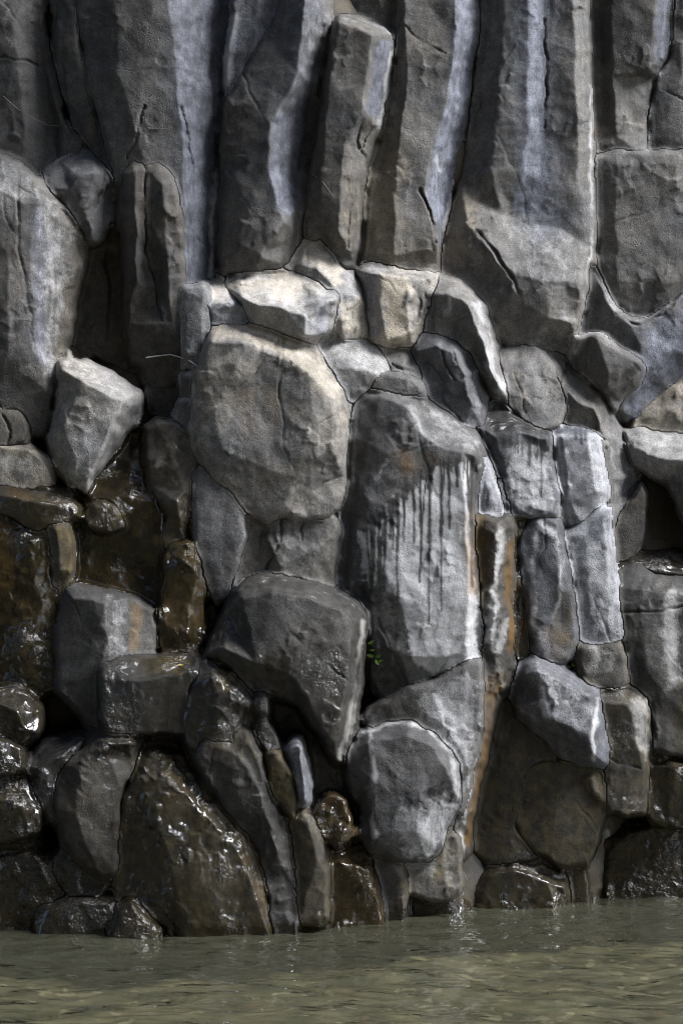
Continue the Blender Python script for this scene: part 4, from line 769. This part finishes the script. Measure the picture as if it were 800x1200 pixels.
rock('boulder', 'low flat wet rock at the waterline beside the small pointed stone', 'boulder', GF,
     [(40,1062,-12),(60,1045,-22),(95,1038,-26),(130,1036,-26),(150,1050,-16),(150,1120),(36,1120)], d=30, r=9, tone=.6, warm=.6, wet=.95, rough=1.6, lean=.2, ridges=[[(60,1065,0),(95,1058,5),(130,1058,5)]])
rock('stone', 'small pointed wet stone alone in the water before the huge brown boulder', 'stone', GF,
     [(124,1080,-10),(134,1058,-16),(150,1046,-20),(164,1050,-18),(182,1072,-14),(194,1088,-8),(192,1125),(122,1125)], d=52, r=8, tone=.62, warm=.9, wet=.95, algae=.3, rough=1.5, lean=.2, s=1.4, ridges=[[(142,1072,3),(156,1062,5),(175,1082,2)]])
rock('stone', 'low mossy stone at the water between the huge brown boulder and the glossy faceted one', 'stone', GF,
     [(322,1056,-10),(340,1044,-18),(358,1048,-16),(374,1064,-8),(378,1115),(324,1115)], d=8, r=8, tone=.65, warm=.9, wet=.8, algae=.6, lean=.2, s=1.4, rough=1.5)
# ---------------------------------------------------------------- the setting
def structure(o, kind='structure'):
    o['kind'] = kind
    return o

def grid_quads(ny, nx):
    i = np.arange(ny * nx).reshape(ny, nx)
    return np.stack([i[:-1, :-1], i[1:, :-1], i[1:, 1:], i[:-1, 1:]], -1).reshape(-1, 4)

# the massif the blocks have broken from
def massif(X, Y):
    return base_h(np.clip(X, -200, 1000), Y) - 54 + 14 * fbm(X, Y, 170, 4001, 4) + 20 * facet(X, Y * .55, 105, 4002) + 9 * facet(X, Y, 38, 4003)
settle(massif)
X, Y = np.meshgrid(np.arange(-1500, 2301, 9.), np.arange(-900, 1301, 9.))
h = massif(X, Y) - 3
x, y, z = at(X, Y, h)
n = x.size
A1 = np.zeros((n, 4)); A1[:, 1] = np.clip((Y.ravel() - 350) / 500, 0, .6); A1[:, 3] = .3
A2 = np.ones((n, 4)); A2[:, 0] = .34; A2[:, 1] = .7
structure(make_mesh('cliff_face', np.stack([x.ravel(), y.ravel(), z.ravel()], 1), grid_quads(*X.shape), np.zeros((0, 3), int), ROCK, {'stain_light': A1, 'tint': A2}))

# the other wall of the gorge, added behind the photographer to block frontal sky
GW_ = NT('unseen_gorge_rock'); pos = GW_.n('ShaderNodeNewGeometry').outputs['Position']
bs = GW_.n('ShaderNodeBsdfPrincipled', ins={'Base Color': GW_.mix(GW_.noise(pos, .6, 5), (.09, .08, .065, 1), (.21, .18, .14, 1)), 'Roughness': .85})
GW_.t.links.new(bs.outputs[0], GW_.n('ShaderNodeOutputMaterial').inputs[0])
X, Z = np.meshgrid(np.linspace(-70, 22, 160), np.linspace(-2, 46, 90))
Yw = -24 + .25 * Z * 0 + 1.6 * fbm(X, Z * .4, 6, 91, 4) - 1.2 * chips(X, Z * .4, 2.6, 92) - np.clip(X - 8, 0, 20) * .6
structure(make_mesh('unseen_gorge_wall', np.stack([X.ravel(), Yw.ravel(), Z.ravel()], 1), grid_quads(*X.shape), np.zeros((0, 3), int), GW_.m))  # out of view; tall enough to darken the front fill

# river bed and water
k = NT('river_bed')
pos = k.n('ShaderNodeNewGeometry').outputs['Position']
c = k.mix(k.ramp(k.noise(pos, 3.0, 3, .5), .35, .65), (.075, .075, .05, 1), (.18, .17, .12, 1))
c = k.mix(k.math('MULTIPLY', k.ramp(k.noise(pos, 7.0, 2, .5), .60, .70), .8), c, (.42, .40, .33, 1))
c = k.mix(k.math('MULTIPLY', k.ramp(k.noise(pos, 5.0, 2, .5, Distortion=.4), .63, .72), .5), c, (.20, .12, .07, 1))
bs = k.n('ShaderNodeBsdfPrincipled', ins={'Base Color': c, 'Roughness': .8})
k.t.links.new(bs.outputs[0], k.n('ShaderNodeOutputMaterial').inputs[0]); BED = k.m
X, Y = np.meshgrid(np.concatenate([[-60, -20], np.linspace(-5, 5, 120), [20, 60]]), np.concatenate([[-60, -30], np.linspace(-13, 3, 160)]))
Z = -.34 + .05 * perlin(X, Y, .9, 71) + .035 * perlin(X, Y, .22, 72) - .02 * np.clip(-Y - 3, 0, 12)
structure(make_mesh('river_bed', np.stack([X.ravel(), Y.ravel(), Z.ravel()], 1), grid_quads(*X.shape)[:, ::-1], np.zeros((0, 3), int), BED))

k = NT('water')
pos = k.n('ShaderNodeNewGeometry').outputs['Position']
mp = k.n('ShaderNodeMapping', ins={0: pos, 3: (1.0, 1.5, 1.0)}).outputs[0]
w1 = k.noise(mp, 1.9, 2, .45, Distortion=.7); w2 = k.noise(mp, 6.5, 2, .5)
hh = k.math('ADD', k.math('MULTIPLY', w1, .24), k.math('MULTIPLY', w2, .016))
bump = k.n('ShaderNodeBump', ins={'Strength': .5, 'Distance': 1.0, 'Height': hh}).outputs[0]
fr = k.n('ShaderNodeFresnel', ins={'IOR': 1.33, 'Normal': bump}).outputs[0]
tr = k.n('ShaderNodeBsdfRefraction', ins={'Color': (.80, .78, .66, 1), 'Roughness': .02, 'IOR': 1.2, 'Normal': bump}).outputs[0]
df = k.n('ShaderNodeBsdfDiffuse', ins={'Color': (.088, .088, .060, 1)}).outputs[0]
tp = k.n('ShaderNodeBsdfTransparent', ins={'Color': (.72, .70, .58, 1)}).outputs[0]
gl = k.n('ShaderNodeBsdfGlossy', ins={'Color': (1, 1, 1, 1), 'Roughness': .04, 'Normal': bump}).outputs[0]
body = k.n('ShaderNodeMixShader', ins={0: .30, 1: tp, 2: df}).outputs[0]
mx = k.n('ShaderNodeMixShader', ins={0: fr, 1: body, 2: gl}).outputs[0]
k.t.links.new(mx, k.n('ShaderNodeOutputMaterial').inputs[0]); WATER = k.m
xs = np.concatenate([[-60, -20], np.linspace(-4.5, 4.5, 361), [20, 60]]); ys = np.concatenate([[-60, -30, -16], np.linspace(-8, -.5, 260), np.linspace(-.49, 1.3, 260), [4]])
X, Y = np.meshgrid(xs, ys)
Z = .016 * perlin(X, Y * 1.6, .55, 81) + .010 * perlin(X + Y * .3, Y * 1.6, .24, 82) + .004 * perlin(X, Y * 1.5, .11, 83)
# the skin of the water climbs a little where it touches rock
gx, gy, F = RELIEF
d_ = DIST - F / U; zz = CAM_Z - (gy - 600) / FPX * d_
k0 = np.argmax(zz < .0, axis=0); edge = d_[np.minimum(k0, len(d_) - 1), np.arange(F.shape[1])] - DIST
ex = (gx[0] - 400) / FPX * (edge + DIST)
o_ = np.argsort(ex); ye = np.interp(X, ex[o_], edge[o_])
Z += .006 * np.exp(-np.abs(ye - Y) / .02) + .003 * np.exp(-np.abs(ye - Y) / .05) * perlin(X, Y, .05, 85)
structure(make_mesh('water', np.stack([X.ravel(), Y.ravel(), Z.ravel()], 1), grid_quads(*X.shape)[:, ::-1], np.zeros((0, 3), int), WATER))

# ---------------------------------------------------------------- small living things
def simple_mat(name, a, b, rough=.5, trans=0):
    k = NT(name); pos = k.n('ShaderNodeNewGeometry').outputs['Position']
    c = k.mix(k.noise(pos, 60, 2), a, b)
    bs = k.n('ShaderNodeBsdfPrincipled', ins={'Base Color': c, 'Roughness': rough})
    k.t.links.new(bs.outputs[0], k.n('ShaderNodeOutputMaterial').inputs[0])
    return k.m
LEAF = simple_mat('leaf_green', (.07, .15, .02, 1), (.15, .25, .04, 1))
STEM = simple_mat('stem_green', (.08, .12, .02, 1), (.12, .16, .04, 1))
DRY = simple_mat('dry_orange', (.35, .12, .03, 1), (.50, .20, .06, 1))
YEL = simple_mat('dry_yellow', (.45, .34, .05, 1), (.55, .42, .10, 1))
TWIG = simple_mat('twig_bark', (.20, .17, .13, 1), (.32, .28, .22, 1), .8)
ROOT = simple_mat('pale_root', (.26, .25, .24, 1), (.38, .37, .36, 1), .8)

def tube(name, pts, r0, r1, mat, parent=None, loc=(0, 0, 0)):
    P = [Vector(p) for p in pts]; V = []; Q = []; N = 6
    for i, p in enumerate(P):
        d = (P[min(i + 1, len(P) - 1)] - P[max(i - 1, 0)]).normalized()
        a = d.cross(Vector((0, 1, .13))).normalized(); b = d.cross(a)
        r = r0 + (r1 - r0) * i / (len(P) - 1)
        for j in range(N):
            t = j / N * 6.28318
            V.append(p + (a * math.cos(t) + b * math.sin(t)) * r)
    for i in range(len(P) - 1):
        for j in range(N):
            Q.append((i * N + j, i * N + (j + 1) % N, (i + 1) * N + (j + 1) % N, (i + 1) * N + j))
    T = []
    for base in (0, (len(P) - 1) * N):
        for j in range(1, N - 1): T.append((base, base + j, base + j + 1))
    o = make_mesh(name, np.array([list(v) for v in V]), np.array(Q), np.array(T), mat)
    o.location = loc
    if parent: o.parent = parent
    return o

def leaf(name, L, W, mat, parent=None, loc=(0, 0, 0), rot=(0, 0, 0), curl=.25):
    """a lens-shaped blade with a midrib fold and some thickness, along +X"""
    V = []; n = 9
    for side in (1, -1):
        for i in range(n):
            t = i / (n - 1); w = W * (math.sin(math.pi * t ** .8) ** .8 if 0 < t < 1 else 0.0) * .5
            for s in (-1, 0, 1):
                V.append((t * L, s * w, curl * L * (t - t * t) * -.6 + abs(s) * w * .35 + side * L * .008))
    Q = []
    for sd in (0, 1):
        b = sd * n * 3
        for i in range(n - 1):
            for s in (0, 1):
                q = (b + i * 3 + s, b + i * 3 + s + 1, b + i * 3 + s + 4, b + i * 3 + s + 3)
                Q.append(q if sd else q[::-1])
    for i in range(n - 1):
        for s in (0, 2):
            Q.append((i * 3 + s, i * 3 + s + 3, n * 3 + i * 3 + s + 3, n * 3 + i * 3 + s))
    o = make_mesh(name, np.array(V), np.array(Q), np.zeros((0, 3), int), mat)
    o.location = loc; o.rotation_euler = rot
    if parent: o.parent = parent
    return o

bpy.context.view_layer.update()
_dg = bpy.context.evaluated_depsgraph_get()
CAM = Vector((0, -DIST, CAM_Z))
def on_rock(px, py, lift=.004):
    """the point of the finished cliff at measured place (px, py)"""
    x, y, z = at(px, py, 0)
    d = (Vector((float(x), float(y), float(z))) - CAM).normalized()
    hit, loc, nor, _, ob, _ = scene.ray_cast(_dg, CAM, d)
    return loc + nor * lift

def sprig(px, py, label, leaves, top):
    p = on_rock(px, py)
    root = bpy.data.objects.new('small_plant', None); COL.objects.link(root); root.location = p; root.empty_display_size = .05
    root['label'] = label; root['category'] = 'plant'; root['group'] = 'green sprigs growing in the joints'
    k = 1 / U
    tube('stem', [(0, .01, 0), (top[0] * .3 * k, -.02, top[1] * .5 * k), (top[0] * k, -.04, top[1] * k)], .003, .0015, STEM, root)
    for (dx, dz, L, a, tilt) in leaves:
        leaf('leaf', L * k, L * .62 * k, LEAF, root, (dx * k, -.045, dz * k), (math.radians(55 + tilt), math.radians(-a), 0))
    return root
sprig(440, 780, 'green sprig with a few leaves growing beside the big speckled boulder', [(-1, 30, 9, 200, 0), (1, 31, 8, 20, 10), (0, 32, 7, 80, 0), (-2, 12, 9, 170, 5), (1, 10, 10, 40, 0), (0, 8, 8, 300, 0), (3, 6, 7, 10, 0), (-1, 20, 6, 190, 0)], (0, 32))
sprig(668, 783, 'tiny bright green sprig in the joint above the leaning pale-faced block', [(0, 2, 6, 20, 0), (1, 3, 5, 80, 0), (-1, 1, 6, 160, 0), (3, 0, 5, -10, 0)], (0, 4))
def floating(px, py):
    d = CAM_Z * FPX / (py - 600)
    return ((px - 400) / FPX * d, d - DIST, .014)
o = leaf('fallen_leaf', .085, .042, DRY, None, floating(420, 1084), (0, 0, math.radians(8)))
o['label'] = 'orange fallen leaf floating on the water near the rocks'; o['category'] = 'leaf'
o = leaf('fallen_leaf', .045, .014, YEL, None, on_rock(208, 781, .012), (math.radians(25), 0, math.radians(5)))
o['label'] = 'narrow yellow fallen leaf lying on the long wet-topped block'; o['category'] = 'leaf'
def strand(name, pts, r, mat, label, cat, sag=.0):
    P = [on_rock(*p, .012) for p in pts]; o = P[0].copy()
    t = tube(name, [tuple(p - o) for p in P], r, r * .7, mat, None, tuple(o)); t['label'] = label; t['category'] = cat
strand('root', [(172, 419), (185, 417), (200, 415), (214, 419), (224, 424), (233, 430)], .006, ROOT, 'pale root bridging the gap left of the largest rounded block', 'root')
strand('twig', [(5, 113), (22, 128), (40, 140), (58, 147), (78, 149), (92, 152)], .0014, TWIG, 'thin dry twig lying across the dark corner column above the blue-topped block', 'twig')
strand('twig', [(359, 196), (368, 205), (379, 214), (391, 231)], .0022, TWIG, 'fine dry stalk slanting across the groove left of the slanted-top column', 'twig')

# ---------------------------------------------------------------- light, sky, camera
SUN_DIR = Vector((.66, -.12, .74)).normalized()      # towards the light
el = math.asin(SUN_DIR.z); az = math.atan2(SUN_DIR.x, SUN_DIR.y)
w = bpy.data.worlds.new('World'); scene.world = w; w.use_nodes = True
nt = w.node_tree; nt.nodes.clear()
sky = nt.nodes.new('ShaderNodeTexSky'); sky.sky_type = 'NISHITA'; sky.sun_disc = False
sky.sun_elevation = el; sky.sun_rotation = az; sky.altitude = 300; sky.air_density = 1.0; sky.dust_density = 2.0; sky.ozone_density = 1.5
bg = nt.nodes.new('ShaderNodeBackground'); bg.inputs[1].default_value = SKY_STRENGTH
ow = nt.nodes.new('ShaderNodeOutputWorld')
nt.links.new(sky.outputs[0], bg.inputs[0]); nt.links.new(bg.outputs[0], ow.inputs[0])
L = bpy.data.lights.new('sun', 'SUN'); L.energy = SUN_POWER; L.angle = math.radians(SUN_ANGLE); L.color = SUN_COLOR
lo = bpy.data.objects.new('sun', L); COL.objects.link(lo); lo.location = (12, -4, 12)
lo.rotation_euler = SUN_DIR.to_track_quat('Z', 'Y').to_euler()
cam = bpy.data.cameras.new('camera'); co = bpy.data.objects.new('camera', cam); COL.objects.link(co)
co.location = CAM; co.rotation_euler = (math.radians(90), 0, 0)
cam.sensor_fit = 'VERTICAL'; cam.sensor_height = 36; cam.lens = 36 * FPX / 1200; cam.clip_end = 500
scene.camera = co
vs = scene.view_settings; vs.view_transform = 'Standard'; vs.look = 'None'; vs.exposure = EXPOSURE; vs.gamma = 1; vs.use_curve_mapping = False
scene.cycles.use_denoising = True
scene.cycles.filter_width = 1.0
scene.cycles.max_bounces = 6
scene.cycles.sample_clamp_indirect = 3; scene.cycles.sample_clamp_direct = 6
